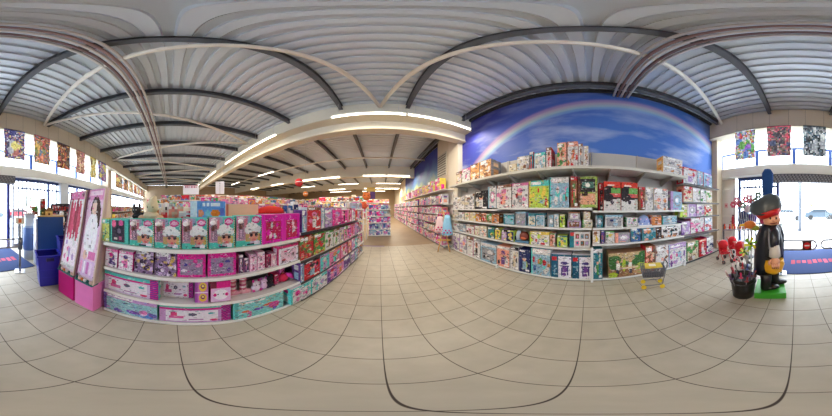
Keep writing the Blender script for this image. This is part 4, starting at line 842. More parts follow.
# ================================================================== BLUE COUNTER WITH DECORATIONS
cp = polar(50.5, 3.55); crz = -ang(50.5)
o = empty('counter', 'blue counter cabinet with a curved white end near the entrance', 'counter', cp, crz)
MB().box((-.32, -.25, .02), (.32, .3, 1.36), (24,72,136)).build('body', METAL, o)
MB().box((-.34, -.27, 1.36), (.34, .32, 1.39), (206,170,110)).build('top', PLAST, o)
mb = MB(); 
mb.rings([[(-.36-.1*sin(t_*pi)*(1 if z < 2 else 0), -.2+.42*t_, z) for t_ in [j/8 for j in range(9)]]+[(-.33, .22, z), (-.33, -.2, z)] for z in (.02, 1.3)], (222,226,234)); mb.build('curved_end', PLAST, o)
o = empty('display_column', 'pale blue and white curved display column left of the blue counter', 'display', polar(29.5, 4.0), -ang(29.5))
MB().lathe([(.17, 0), (.17, .3), (.2, .32), (.2, 1.0), (.17, 1.06), (.17, 1.4)], (120,150,196), n=20, cols=[(210,220,232), (120,150,200), (84,116,176), (150,176,210), (206,216,228), (206,216,228)]).build('body', PLAST, o)
MB().box((-.19, -.19, 1.4), (.19, .19, 1.43), (196,180,170)).build('top', PLAST, o)
def frame(px, d, z):
    p = polar(px, d, z); return p, -ang(px)
def house(px, d, z, w_, h, c, roofc, lab):
    p, rz_ = frame(px, d, z); o = empty('toy_house', lab, 'toy house', p, rz_, None)
    MB().box((-w_/2, -w_*.35, 0), (w_/2, w_*.35, h*.5), c).build('walls', CARD, o)
    MB().hexa([(-w_/2-.02,-w_*.4,h*.48),(w_/2+.02,-w_*.4,h*.48),(w_/2+.02,w_*.4,h*.48),(-w_/2-.02,w_*.4,h*.48),(-.012,-w_*.4,h),(.012,-w_*.4,h),(.012,w_*.4,h),(-.012,w_*.4,h)], roofc).build('roof', CARD, o)
    MB().box((-.02, -w_*.36, 0), (.03, -w_*.35, h*.25), (90,50,30)).build('door', CARD, o)
    for x in (-.3, .25): MB().box((x*w_-.018, -w_*.36, h*.25), (x*w_+.018, -w_*.35, h*.38), (240,220,130)).build('window', CARD, o)
CT = 1.392
house(49, 3.5, CT, .2, .22, (214,176,110), (150,110,70), 'beige gabled toy house on the blue counter, nearer the dark board')
house(44.6, 3.55, CT, .17, .2, (110,100,60), (70,80,60), 'mossy green gabled toy house on the blue counter, left of the beige one')
def small_carton(px, d, z, w_, h, kind, cs, lab, cat='toy box', dd=.12, res=None, name='toy_box', group='boxes by the entrance counter'):
    p, rz_ = frame(px, d, z); return carton(p, rz_, w_, h, dd, kind, pal(*cs), lab, group, cat=cat, name=name, res=res or (max(4, int(w_/d/R(DEG))), max(5, int(h/d/R(DEG)))), order=px)
small_carton(42.6, 3.7, CT, .16, .46, 'cats', ('brown', 'brown', 'black', 'cream', 'red', 'green'), 'tall narrow dark picture box standing at the back of the blue counter')
o = small_carton(61, 4.4, 0, .7, 1.72, 'figure', ('black', 'black', 'red', 'black', 'red', 'cream'), 'large black board with red lettering and a white snowman behind the blue counter', cat='display board', dd=.1, name='display_board')
MB().ball((.02, -.05, 1.2), (.11, .07, .13), (240,240,236)).ball((.02, -.05, 1.4), (.075, .06, .08), (240,240,236)).ball((.0, -.12, 1.4), (.015, .05, .012), (226,110,40), n=6, m=4).build('snowman', CLOTH, o)
mb = MB()
for k, x in enumerate((-.25, -.16, -.07, .02, .11)): mb.box((x, -.012, 1.5), (x+.05, -.002, 1.62), (206,60,50)).box((x+.015, -.014, 1.53), (x+.035, -.012, 1.6), (20,20,24))
mb.build('red_lettering', CARD, o)
def plant(loc, h, r_, cpot, cl, lab, n=26, seed=3, name='potted_plant', cat='plant', flower=None):
    o = empty(name, lab, cat, loc); rr = random.Random(seed)
    MB().lathe([(r_*.35, 0), (r_*.5, h*.3), (r_*.54, h*.32)], cpot, n=14).build('pot', PLAST, o)
    mb = MB()
    for k in range(n):
        a = rr.uniform(0, 2*pi); q = rr.uniform(.2, 1)*r_; z = h*rr.uniform(.45, 1); b = Vector((cos(a)*q, sin(a)*q, z)); u = Vector((-sin(a), cos(a), 0))*r_*.16
        c = jit(cl, rr, 26); m0 = Vector((cos(a)*q*.3, sin(a)*q*.3, h*.3)); mid = m0.lerp(b, .6)
        mb.face([m0, mid-u, b, mid+u], c)
    mb.build('foliage', LEAF, o)
    if flower:
        for k in range(12):
            a = rr.uniform(0, 2*pi); q = r_*rr.uniform(.3, 1); MB().ball((cos(a)*q, sin(a)*q, h*rr.uniform(.6, 1)), r_*.16, jit(flower, rr, 16), n=7, m=5).build('flower', LEAF, o)
    return o
plant(polar(36, 3.7, CT), .26, .14, (150,90,60), (96,150,60), 'small green plant on the left of the blue counter', seed=5)
plant(polar(33.5, 4.0, 1.43), .2, .12, (180,60,40), (120,140,60), 'little plant with red flowers on the pale blue display column', seed=6, flower=(206,60,50))
# ================================================================== ENTRANCE: mat, posts, swing gates
mt = MB().box((-1.72, -4.84, 0), (.40, -2.9, .014), (34,58,108)).box((-1.74, -4.86, 0), (.42, -2.88, .008), (40,44,60)).build('door_mat', CLOTH); mt['label'] = 'large blue entrance mat with a worn red motif across its middle'; mt['category'] = 'mat'
r = random.Random(4); mb = MB()
for k in range(11):
    x = .12-k*.15; mb.box((x-.11, -3.78+.03*sin(k), .014), (x, -3.52+.04*cos(k*2), .017), jit((176,70,96), r, 14))
mb.build('red_motif', CLOTH, mt)
def gate_post(px, d, lab, c, sign=False, h=1.33):
    p, rz_ = frame(px, d, 0); o = empty('gate_post', lab, 'post', p, rz_)
    MB().box((-.12, -.12, 0), (.12, .12, .015), (196,196,198)).build('base_plate', STEEL, o)
    MB().tube([(0, 0, .01), (0, 0, h-.12)], .025, c, n=12).build('pole', METAL, o)
    if sign:
        MB().tube([(0, 0, .6), (0, 0, .9)], .05, (120,124,132), n=12).build('hinge_drum', STEEL, o)
        s_ = MB().box((-.1, -.012, h-.12), (.1, .012, h+.03), (232,226,216)).build('sign_plate', CARD, o)
        MB().box((-.035, -.016, h-.09), (.035, -.012, h), (220,110,60)).build('orange_square', CARD, s_)
    return o
gate_post(20, 3.05, 'steel gate post with a small white and orange sign on the left of the mat', (128,132,142), True)
gate_post(781, 2.95, 'thin dark green gate post behind the giant figure', (30,72,56), h=1.35)
def swing(p0, p1, z0, z1, lab, sgn=False):
    a = Vector(p0); b = Vector(p1); L = (b-a).length; o = empty('swing_gate', lab, 'gate', (a.x, a.y, 0), atan2(b.y-a.y, b.x-a.x))
    # p0 is the free end on the left of its own frame: the front faces the shop
    r_ = (z1-z0)/2; P = [(0, 0, z0)]; P += [(L-r_, 0, z0)]+[(L-r_+r_*sin(t_), 0, (z0+z1)/2-r_*cos(t_)) for t_ in [pi*j/8 for j in range(1, 8)]]+[(L-r_, 0, z1), (0, 0, z1), (0, 0, z0)]
    MB().tube([(L-x, y, z) for x, y, z in P] if sgn else P, .019, (120,112,114), n=8).build('rail', METAL, o)
    MB().box((.02, -.004, z0+.01), (L-r_*.8, .004, z1-.01), (236,236,240)).build('clear_panel', CLEARP, o)
    if sgn:
        c = L*.28; sq = MB().box((c-.1, .024, z0-.0), (c+.1, .03, z1+.0), (70,40,36)).build('notice', CARD, o)
        MB().lathe([(.074, 0), (.074, .004)], (206,30,40), n=24, T=Matrix.Translation((c, .031, (z0+z1)/2)) @ Matrix.Rotation(-pi/2, 4, 'X')).build('red_disc', CARD, sq)
        MB().box((c-.05, .036, (z0+z1)/2-.013), (c+.05, .04, (z0+z1)/2+.013), (244,244,244)).build('white_bar', CARD, sq)
swing((-.46, -2.85, 0), (.31, -2.85, 0), .65, .86, 'right swing gate arm across the entrance with the red no entry sign', True)
swing((-1.23, -2.80, 0), (-.56, -2.86, 0), .66, .86, 'left swing gate arm across the entrance without a sign')
# low rail beside the mat on the window side
o = MB().tube([(-1.9, -4.2, 0), (-1.9, -4.2, .8), (-1.9, -3.1, .8), (-1.9, -3.1, 0)], .02, (40,50,70)).build('guide_rail', METAL); o['label'] = 'dark low guide rail standing beside the mat near the display column'; o['category'] = 'rail'
# ================================================================== GIANT TOY FIGURE
SK = (234,172,136)
o = empty('giant_figure', 'giant toy soldier figure in a black cape and grey hat on a green base', 'statue', polar(771, 2.18), -ang(771))
MB().box((-.245, -.25, 0), (.225, .26, .125), (58,160,44)).build('base', PLAST, o)
for sx_, yy in ((-.05, -.08), (.09, .1)):
    MB().lathe([(.085, .125), (.09, .16), (.082, .3), (.1, .46)], (22,22,26), o=(sx_-.03, yy, 0), n=16).ball((sx_+.04, yy, .165), (.15, .085, .05), (22,22,26)).build('boot', PLAST, o)
MB().lathe([(.10, .44), (.16, .5), (.19, .62), (.17, .72)], (240,178,40), o=(.03, -.03, 0), n=18, sy=.8).build('trousers', PLAST, o)
MB().lathe([(.15, .72), (.2, .8), (.19, 1.08), (.15, 1.25), (.08, 1.34)], (30,32,40), n=20, sy=.8).build('torso', PLAST, o)
mb = MB(); RG = []
for z, rx, cx in ((.42, .23, -.06), (.62, .25, -.04), (.9, .25, -.03), (1.12, .235, -.01), (1.27, .18, 0), (1.36, .09, 0)):
    RG.append([(cx+rx*(1+.05*sin(5*a))*cos(a), .05+rx*.85*sin(a), z) for a in [R(-8)+R(258)*j/26 for j in range(27)]])
mb.rings(RG, (24,30,42), cap=False)
RG2 = [[(x*.96+.0, y*.96, z) for x, y, z in g] for g in RG]
cp_ = mb.build('cape', PLAST, o); sd = cp_.modifiers.new('thick', 'SOLIDIFY'); sd.thickness = .014
arm = MB().tube([(.04, -.13, 1.26), (.05, -.21, 1.2), (.05, -.26, 1.08), (.05, -.27, 1.0)], [.06, .08, .075, .065], (40,42,50), n=14).build('arm', PLAST, o)
MB().tube([(-.03, -.17, 1.26), (-.03, -.27, 1.15), (-.02, -.32, .98)], .012, (150,152,160), n=6).build('grey_piping', PLAST, arm)
MB().lathe([(.062, 1.04), (.08, .93), (.085, .85)], (214,208,198), o=(.055, -.27, 0), n=14).build('cuff', PLAST, arm)
# hand: palm, four curled fingers and a thumb closing round nothing, toy style
HZ = .16
mb = MB().ball((.06, -.27, .60+HZ), (.07, .055, .08), SK, n=12)
for k in range(4): mb.tube([(.02+k*.028, -.30, .58+HZ), (.02+k*.030, -.33, .545+HZ), (.025+k*.027, -.315, .51+HZ), (.03+k*.024, -.28, .50+HZ)], [.017, .0165, .015, .012], SK, n=7)
mb.tube([(.0, -.27, .63+HZ), (-.025, -.30, .60+HZ), (-.02, -.32, .565+HZ)], [.02, .018, .014], SK, n=7).build('hand', PLAST, arm)
arm2 = MB().tube([(.05, .2, 1.28), (.12, .24, 1.1), (.14, .2, .92)], [.06, .07, .055], (40,42,50), n=12).build('arm', PLAST, o)
MB().ball((.15, .18, .84), (.055, .05, .06), SK, n=10).build('hand', PLAST, arm2)
hd = MB().lathe([(.05, 1.30), (.13, 1.32), (.15, 1.39), (.145, 1.425), (.09, 1.55)], SK, n=22, o=(.01, -.03, 0)).build('head', PLAST, o)
MB().ball((.08, -.165, 1.425), (.014, .01, .02), (24,20,20), n=8, m=5).build('eye', PLAST, hd); MB().ball((-.01, -.178, 1.425), (.014, .01, .02), (24,20,20), n=8, m=5).build('eye', PLAST, hd)
MB().ball((.04, -.185, 1.385), (.018, .02, .016), (216,140,96), n=8, m=5).build('nose', PLAST, hd)
MB().tube([(-.01, -.175, 1.35), (.04, -.18, 1.342), (.09, -.16, 1.355)], .007, (150,50,40), n=6).build('mouth', PLAST, hd)
MB().lathe([(.13, 1.33), (.15, 1.42), (.15, 1.52)], (206,60,110), o=(-.06, .03, 0), n=16, sx=.9).build('hair', CLOTH, hd)
TT = Matrix.Translation((-.035, -.03, 1.495)) @ Matrix.Rotation(R(-17), 4, 'Y')
mb = MB(); RG = []
for z, rx, ry_, cx in ((-.02, .15, .15, 0), (.0, .215, .2, -.02), (.06, .24, .2, -.02), (.18, .225, .17, .0), (.26, .15, .12, .04), (.30, .06, .05, .05)):
    RG.append([tuple(TT @ Vector((cx+rx*(1+.12*cos(2*a))*cos(a), ry_*sin(a), z+(.06*max(0, -cos(a)-.5)/.5 if z < .2 else 0) ))) for a in [2*pi*j/28 for j in range(28)]])
ht = mb.rings(RG, (72,78,80)).build('hat', PLAST, hd)
MB().lathe([(.165, -.06), (.20, -.01), (.21, .035)], (206,28,24), n=24, T=TT, sx=1.02).build('hat_band', PLAST, ht)
MB().lathe([(.05, 1.70), (.085, 1.78), (.10, 2.0), (.10, 2.2), (.06, 2.27), (.01, 2.28)], (26,74,140), o=(-.06, .14, 0), n=16).build('plume', CLOTH, ht)
# ================================================================== BLACK BUCKET OF STICK TOYS
BX, BY = .80, -1.92
o = empty('bucket', 'black round bucket on the tiles left of the giant figure', 'bucket', (BX, BY, 0))
MB().lathe([(.165, 0), (.185, .2), (.205, .40), (.215, .415), (.2, .42), (.18, .38), (.15, .03), (.01, .03)], (26,26,30), n=28).build('body', PLAST, o)
MB().lathe([(.2, .31), (.212, .32), (.205, .34)], (44,44,50), n=28).build('rim_band', PLAST, o)
rr = random.Random(8)
sc_ = [(200,40,50), (90,60,110), (60,80,150), (214,190,190), (150,50,60), (40,36,40), (214,60,110), (200,110,50), (150,40,60), (110,100,110)]
sn = ['red', 'purple', 'blue', 'white', 'dark red', 'black', 'pink', 'orange', 'crimson', 'grey']
for k in range(16):
    a = k*2.4; q = .05+.1*(k % 4)/3; c = sc_[k % 10]; h = rr.uniform(.42, .50); tilt = .11
    x, y = q*cos(a), q*sin(a); p0 = (x*.6, y*.6, .05); p1 = (x+tilt*cos(a), y+tilt*sin(a), h)
    t = empty('toy_sword', '%s toy sword handle sticking out of the black bucket%s' % (sn[k % 10], '' if k < 10 else ', at its back'), 'toy sword', (BX, BY, 0), 0, 'toy swords in the black bucket')
    MB().tube([p0, p1], .009, (120,118,126), n=6).build('blade', PLAST, t); d_ = (Vector(p1)-Vector(p0)).normalized()
    MB().tube([Vector(p1), Vector(p1)+d_*.11], .014, c, n=8).build('grip', PLAST, t); MB().ball(Vector(p1), (.035, .035, .008), c, n=8, m=4).build('guard', PLAST, t); reg(t, a)
def pinwheel(x, y, z, c1, c2, lab, r_=.1):
    o = empty('pinwheel', lab, 'pinwheel', (x, y, 0), atan2(y, x)-pi/2, None)
    MB().tube([(0, .01, .06), (0, .01, z)], .005, (150,150,150), n=6).build('stick', PLAST, o)
    for k in range(6):
        a = k*pi/3; mb = MB(); b = Vector((cos(a), 0, sin(a)))*r_; n_ = Vector((-sin(a), 0, cos(a)))*r_
        mb.hexa([(0,0,z),(b.x,.0,z+b.z),(b.x+n_.x*.5,-.02,z+b.z+n_.z*.5),(n_.x*.25,-.02,z+n_.z*.25),(0,.004,z),(b.x,.004,z+b.z),(b.x+n_.x*.5,-.014,z+b.z+n_.z*.5),(n_.x*.25,-.014,z+n_.z*.25)], c1 if k % 2 else c2); mb.build('vane', PLAST, o)
    MB().ball((0, -.015, z), .018, (60,60,60), n=8, m=5).build('hub', PLAST, o)
pinwheel(.72, -2.05, .98, (214,214,40), (120,180,40), 'yellow and green pinwheel standing in the bucket beside the cape', .11)
pinwheel(.84, -2.06, .82, (90,170,60), (240,230,110), 'smaller green pinwheel low in the bucket', .08)
pinwheel(.93, -1.95, .70, (206,60,70), (226,150,170), 'small red and pink pinwheel at the left of the bucket', .055)
# orange bird puppet next to the cape
p, rz_ = frame(750, 2.5, 1.18); o = empty('bird_balloon', 'orange and yellow parrot balloon beside the giant figure shoulder', 'balloon', p, rz_)
MB().ball((0, 0, .08), (.12, .06, .08), (226,130,50)).build('body', PLAST, o); MB().ball((.1, 0, .02), (.09, .05, .06), (150,160,60)).build('wing', PLAST, o); MB().tube([(-.1, 0, .08), (-.18, 0, .07), (-.2, 0, .03)], [.03, .02, .005], (236,190,60)).build('beak', PLAST, o)
MB().tube([(0, 0, .02), (.03, .02, -.4), (.02, .03, -1.16)], .006, (230,230,230), n=5).build('stick', PLAST, o)
# ================================================================== RED TOY PUSHCHAIRS
def pushchair(px, d, lab, c=(196,22,40)):
    p, rz_ = frame(px, d, 0); o = empty('toy_pushchair', lab, 'toy pushchair', p, rz_+.5, 'red toy pushchairs by the white door')
    for x in (-.12, .12):
        fr_ = MB().tube([(x, -.18, .06), (x, .02, .32), (x, .2, .58), (x, .26, .6)], .011, (200,60,60), n=7).tube([(x, .2, .06), (x, .02, .32), (x, -.12, .4)], .011, (200,60,60), n=7).build('frame', METAL, o)
        for y in (-.18, .2):
            w_ = MB().tube([(x-.02, y, .06), (x+.02, y, .06)], .055, (40,30,34), n=14).build('wheel', PLAST, o); MB().ball((x, y, .06), (.026, .02, .02), (226,60,60), n=8, m=5).build('hub', PLAST, w_)
    MB().hexa([(-.12,-.12,.28),(.12,-.12,.28),(.12,.08,.24),(-.12,.08,.24),(-.12,-.12,.32),(.12,-.12,.32),(.12,.08,.28),(-.12,.08,.28)], c).build('seat', CLOTH, o)
    MB().hexa([(-.12,.05,.26),(.12,.05,.26),(.12,.09,.26),(-.12,.09,.26),(-.12,.14,.55),(.12,.14,.55),(.12,.18,.55),(-.12,.18,.55)], c).build('backrest', CLOTH, o)
    MB().tube([(-.13, .26, .6), (.13, .26, .6)], .014, (240,200,200), n=8).build('handle', PLAST, o)
    MB().ball((0, .08, .52), (.15, .13, .13), (206,34,46)).build('hood', CLOTH, o)
pushchair(724.5, 3.7, 'red toy pushchair parked nearest the white service door'); pushchair(733.5, 4.2, 'red toy pushchair standing in the middle, against the window'); pushchair(741.5, 3.55, 'red toy pushchair half hidden behind the bucket of swords')
# basket of orange and white tops above the pushchairs
p, rz_ = frame(737.5, 4.75, 0); o = empty('toy_display_rack', 'low rack of red, orange and white wrapped toys by the window', 'rack', p, rz_)
for x in (-.5, .5):
    for y in (-.1, .15): MB().box((x-.015, y-.015, 0), (x+.015, y+.015, 1.0), (90,90,100)).build('leg', METAL, o)
MB().box((-.52, -.12, .78), (.52, .17, .8), (150,150,160)).box((-.52, -.12, .35), (.52, .17, .37), (150,150,160)).build('shelf', METAL, o)
rr = random.Random(12)
for k in range(11):
    x = -.46+k*.092; c = ((226,90,50), (240,230,226), (206,40,50), (236,150,90))[k % 4]; cn = ('orange', 'white', 'red', 'peach')[k % 4]
    p2 = Matrix.Translation(p) @ Matrix.Rotation(rz_, 4, 'Z') @ Vector((x, 0, .802)); t = empty('wrapped_toy', '%s wrapped toy lying on the low rack by the window' % cn, 'toy', tuple(p2), rz_, 'wrapped toys on the low rack')
    MB().ball((0, 0, .07), (.042, .06, .07), c, n=9, m=6).build('bag', CARD, t); MB().lathe([(.01, .13), (.035, .19)], c, n=7).build('tied_top', CARD, t); reg(t, x)
# flower and balloon stand in the window
p, rz_ = frame(748.5, 4.1, 0); o = empty('balloon_stand', 'stand of dark blue and purple balloons in the window behind the giant figure', 'balloon stand', p, rz_)
MB().tube([(0, 0, 0), (0, 0, 1.75)], .015, (60,60,80)).build('pole', METAL, o); MB().lathe([(.18, 0), (.18, .02), (.02, .04)], (60,60,70), n=16).build('foot', METAL, o)
for k, (x, z, r_, c) in enumerate(((-.15, 1.35, .15, (30,50,110)), (.12, 1.28, .15, (70,50,130)), (.0, 1.1, .15, (24,40,90)), (-.2, 1.12, .11, (40,70,130)), (.2, 1.5, .12, (40,60,110)), (-.02, 1.56, .12, (200,180,190)))):
    MB().ball((x, -.02*k, z), (r_, r_*.8, r_), c, n=14, m=10).build('balloon', PLAST, o)
p, rz_ = frame(747, 3.2, 0); o = empty('pinwheel_bunch', 'bunch of pink foil flower windmills before the window, above the dark balloons', 'windmill bunch', p, rz_); rr = random.Random(9)
for k in range(9):
    x = -.33+k*.075; z = 1.66+.08*sin(k*1.7)+.02*k; c = ((206,90,120), (220,150,170), (190,70,100), (110,140,130))[k % 4 if k < 7 else 3]
    st_ = MB().tube([(.0, 0, .05), (x*.6, 0, 1.2), (x, 0, z)], .005, (200,200,200), n=5).build('stick', PLAST, o)
    for j in range(6):
        a = j*pi/3; MB().ball((x+.05*cos(a), -.02, z+.05*sin(a)), (.035, .012, .035), jit(c, rr, 12), n=7, m=5).build('petal', PLAST, st_)
MB().lathe([(.1, 0), (.12, .1), (.02, .11)], (70,70,80), n=16).build('weight', METAL, o)
# red fire extinguisher by the door post
p, rz_ = frame(731.5, 5.25, .75); o = empty('fire_extinguisher', 'small red fire extinguisher on the wall by the white door', 'fire extinguisher', (2.42, -4.74, .85), pi)
MB().lathe([(.055, 0), (.06, .03), (.06, .34), (.03, .4), (.02, .42)], (186,24,50), n=14).build('cylinder', PLAST, o); MB().box((-.03, -.02, .42), (.05, .02, .46), (30,30,34)).build('valve', METAL, o); MB().tube([(.03, 0, .44), (.08, -.02, .3), (.07, -.02, .12)], .01, (26,26,30)).build('hose', PLAST, o)
# ================================================================== TOY SHOPPING TROLLEY
o = empty('toy_trolley', 'small grey toy shopping trolley in front of the wide green photo box', 'toy trolley', (2.10, -1.12, 0), -pi/2-.35)
GR = (110,114,124)
for x0, x1, y0, y1 in ((-.2, .2, -.13, -.13), (-.2, .2, .13, .13)):
    mb = MB(); 
    for k in range(13): mb.tube([(x0+.03+k*.028, y0*.8, .27), (x0-.01+k*.0345, y0, .47)], .009, GR, n=5)
    for z in (.27, .34, .41, .47): mb.tube([(x0+.03-.04*(z-.27)/.2, y0*(.8+(z-.27)), z), (x1-.02+.04*(z-.27)/.2, y0*(.8+(z-.27)), z)], .006, GR, n=5)
    mb.build('basket_side', METAL, o)
for x in (-.2, .2):
    mb = MB()
    for k in range(8): mb.tube([(x*.85, -.1+k*.0286, .27), (x*1.05, -.13+k*.037, .47)], .009, GR, n=5)
    mb.build('basket_end', METAL, o)
MB().box((-.17, -.1, .262), (.17, .1, .272), (70,74,84)).build('basket_floor', METAL, o)
for y in (-.11, .11): MB().tube([(-.17, y, .08), (.16, y, .09), (.2, y, .3), (.25, y, .56)], .009, GR, n=6).build('frame', METAL, o)
MB().tube([(.25, -.12, .56), (.25, .12, .56)], .012, (90,90,96), n=8).build('handle', PLAST, o)
for x in (-.16, .16):
    for y in (-.11, .11): MB().tube([(x, y-.014, .045), (x, y+.014, .045)], .045, (226,196,50), n=14).build('wheel', PLAST, o)
t = carton((2.07, -1.12, .475), -pi/2-.35, .30, .03, .2, 'pic', pal('yellow', 'yellow', 'orange', 'white'), 'yellow flat pack lying across the toy shopping trolley', 'x', res=(6, 3)); del t['group']
for v in t.data.vertices: v.co.y -= .1
MB().box((-.08, -.06, .031), (.04, .04, .034), (244,236,220)).build('label', CARD, t)
# ================================================================== PLAY CLOTHES STAND
o = empty('clothes_stand', 'small wooden stand in the aisle hung with play clothes', 'clothes stand', (2.22, 4.2, 0), -R(28))
for x in (-.16, .16):
    for y in (-.12, .12): MB().tube([(x*1.3, y*1.4, 0), (x*.5, y*.3, .62)], .018, (212,160,84), n=8).build('leg', PLAST, o)
MB().tube([(0, 0, .5), (0, 0, 1.5)], .016, (206,156,84)).build('pole', PLAST, o); MB().tube([(-.2, 0, 1.42), (.2, 0, 1.42)], .014, (206,156,84)).build('crossbar', PLAST, o)
MB().box((-.24, -.1, .4), (.24, .1, .43), (216,164,90)).build('tray', PLAST, o)
def garment(dx, w_, z0, z1, c, c2, lab, dy):
    p = Matrix.Translation((2.22, 4.2, 0)) @ Matrix.Rotation(-R(28), 4, 'Z') @ Vector((dx, dy, 0)); t = empty('dress', lab, 'dress', tuple(p), -R(28))
    RG = []
    for k in range(6):
        q = k/5; z = z1+(z0-z1)*q; rx = w_*(.45+.55*q**.7); RG.append([(rx*(1+.08*sin(6*a))*cos(a), .07*(1+.1*sin(5*a))*sin(a), z) for a in [2*pi*j/20 for j in range(20)]])
    b = MB().rings(RG, c).build('skirt', CLOTH, t)
    MB().tube([(-w_*.4, 0, z1-.02), (-w_*.2, 0, z1+.1), (0, 0, z1+.03), (w_*.2, 0, z1+.1), (w_*.4, 0, z1-.02)], .02, c2).build('straps', CLOTH, t)
    for k in range(5): MB().ball(((k-2)*w_*.3, -.08, z0+.1+.08*(k % 2)), (.03, .012, .03), c2, n=8, m=5).build('bow', CLOTH, b)
garment(-.14, .19, .72, 1.28, (240,206,206), (214,40,120), 'pale pink play dress on the wooden stand', -.06); garment(.12, .19, .62, 1.33, (150,206,236), (214,40,130), 'sky blue play dress on the wooden stand', -.12)
# ================================================================== THINGS ABOVE THE DOLL SHELF
def gitem(px, D, z): s = gs(px, D); return G(s, -D, z)
ST = 1.425
o = empty('soft_toy', 'big cream plush animal with a pointed hood sitting behind the doll boxes', 'soft toy', gitem(151, 1.58, 1.42), GRZ)
MB().ball((0, 0, .06), (.11, .08, .07), (206,186,156)).build('body', CLOTH, o); MB().ball((.02, -.01, .17), (.085, .07, .08), (214,198,164)).build('head', CLOTH, o)
MB().tube([(.01, 0, .17), (.03, 0, .25), (.06, 0, .31)], [.085, .06, .014], (218,202,168)).build('hood', CLOTH, o)
for x in (-.11, .12): MB().ball((x, -.03, .04), (.05, .04, .035), (226,180,150)).build('paw', CLOTH, o)
for x in (-.02, .05): MB().ball((x, -.08, .17), .008, (20,20,20), n=6, m=4).build('eye', PLAST, o)
o = empty('soft_toy', 'black plush animal lying beside the big cream one behind the doll boxes', 'soft toy', gitem(141, 1.60, 1.42), GRZ)
MB().ball((0, 0, .05), (.13, .07, .055), (30,28,30)).build('body', CLOTH, o); MB().ball((-.06, -.01, .13), (.06, .055, .055), (56,54,56)).build('head', CLOTH, o)
for x in (-.1, -.02): MB().ball((x, 0, .19), (.02, .015, .03), (40,38,40)).build('ear', CLOTH, o)
for x in (-.08, -.045): MB().ball((x, -.06, .135), .007, (230,230,230), n=6, m=4).build('eye', PLAST, o)
# curved blue topper
o = empty('topper_sign', 'blue topper board with white lettering and fruit pictures behind the doll boxes', 'sign', gitem(208, 1.62, 1.42), GRZ)
s0, s1 = gs(191, 1.62), gs(226, 1.62); W = s1-s0
A = canvas(26, 10, (96,150,214)); rc(A, 0, .2, 0, 1, (196,220,232)); rc(A, .34, .86, .14, .34, (226,236,246)); rc(A, .42, .45, .14, .34, (96,150,214)); rc(A, .55, .57, .14, .34, (96,150,214)); rc(A, .68, .7, .14, .34, (96,150,214))
el_(A, .3, .7, .08, .2, (226,150,110)); el_(A, .5, .72, .08, .2, (120,190,210)); el_(A, .72, .7, .13, .24, (220,130,50)); el_(A, .9, .6, .07, .2, (90,110,190)); speck(A, random.Random(3), 8)
MB().art(A, -W/2, W/2, .03, .245).box((-W/2, .002, .0), (W/2, .03, .245), (70,120,196)).build('board', CARD, o)
# peach panel and red canopy
s0, s1 = gs(227, 1.65), gs(259, 1.65)
o = MB().box((-(s1-s0)/2, 0, 0), ((s1-s0)/2, .05, .21), (232,190,156)).box((-(s1-s0)/2, -.004, .0), (-(s1-s0)/2+.03, 0, .21), (206,110,90)).build('back_board', CARD, None, gitem(243, 1.65, 1.42), GRZ); o['label'] = 'plain peach board standing on top of the doll shelving'; o['category'] = 'board'
s0, s1 = gs(258, 1.72), gs(284, 1.72)
o = MB().lathe([(.28, 0), (.27, .05), (.2, .09), (.05, .115)], (214,50,36), n=24, sx=(s1-s0)/.56, sy=.45).build('red_canopy', CLOTH, None, gitem(271, 1.72, 1.50), GRZ); o['label'] = 'red domed canopy behind the hot pink doll cases'; o['category'] = 'canopy'
# loose small toys seen between the tops of shelving
rr = random.Random(31)
for k, (px, D, z, w_, h, cs, lab) in enumerate(((162, 1.66, 1.42, .14, .13, ('red', 'white', 'orange'), 'small red box behind the white hatted dolls'), (168, 1.9, 1.42, .14, .22, ('black', 'grey', 'white'), 'dark little box poking above the doll boxes'), (185, 1.7, 1.42, .16, .12, ('white', 'red', 'pale blue'), 'white and red box left of the blue topper'), (176, 1.8, 1.42, .2, .18, ('salmon', 'cream', 'red'), 'salmon box behind the second doll box'), (290, 1.6, 1.42, .12, .2, ('white', 'blue', 'grey'), 'white box above the cream carton'), (296, 1.75, 1.42, .12, .28, ('navy', 'white', 'pale blue'), 'navy box standing behind the corner of the doll shelving'))):
    s = gs(px, D); carton(G(s, -D, z), GRZ, w_, h, .1, 'pic', pal(*cs), lab, 'small boxes behind the doll shelf', res=(5, 5), order=px)
# ================================================================== HANGING SIGNS AND BALLS
def hang(px, d, z0, w_, h, lab, cat, name='hanging_sign', c=(240,236,240)):
    p, rz_ = frame(px, d, z0); o = empty(name, lab, cat, p, rz_)
    MB().box((-w_/2, -.012, 0), (w_/2, .012, h), c).build('board', CARD, o)
    for x in (-.4, .4): MB().tube([(x*w_, 0, h), (x*w_, 0, RZ-z0-.05)], .004, (150,150,150), n=4).build('wire', METAL, o)
    return o
o = hang(191, 7.0, 2.30, .84, .50, 'white hanging notice with a line of magenta lettering', 'sign')
for k, (x, w_, h) in enumerate(((-.3, .05, .1), (-.2, .03, .1), (-.12, .03, .1), (0, .05, .09), (.08, .04, .09), (.16, .05, .09), (.25, .04, .07))): MB().box((x, -.02, .35), (x+w_, -.012, .35+h), (190,60,110)).build('lettering', CARD, o)
MB().box((-.4, -.016, .47), (.4, -.012, .5), (206,110,140)).build('band', CARD, o)
o = hang(217.6, 6, 2.22, .19, .56, 'white vertical hanging panel, left of the two side by side', 'sign'); o = hang(222.2, 6, 2.22, .19, .58, 'white vertical hanging panel, right of the two side by side', 'sign')
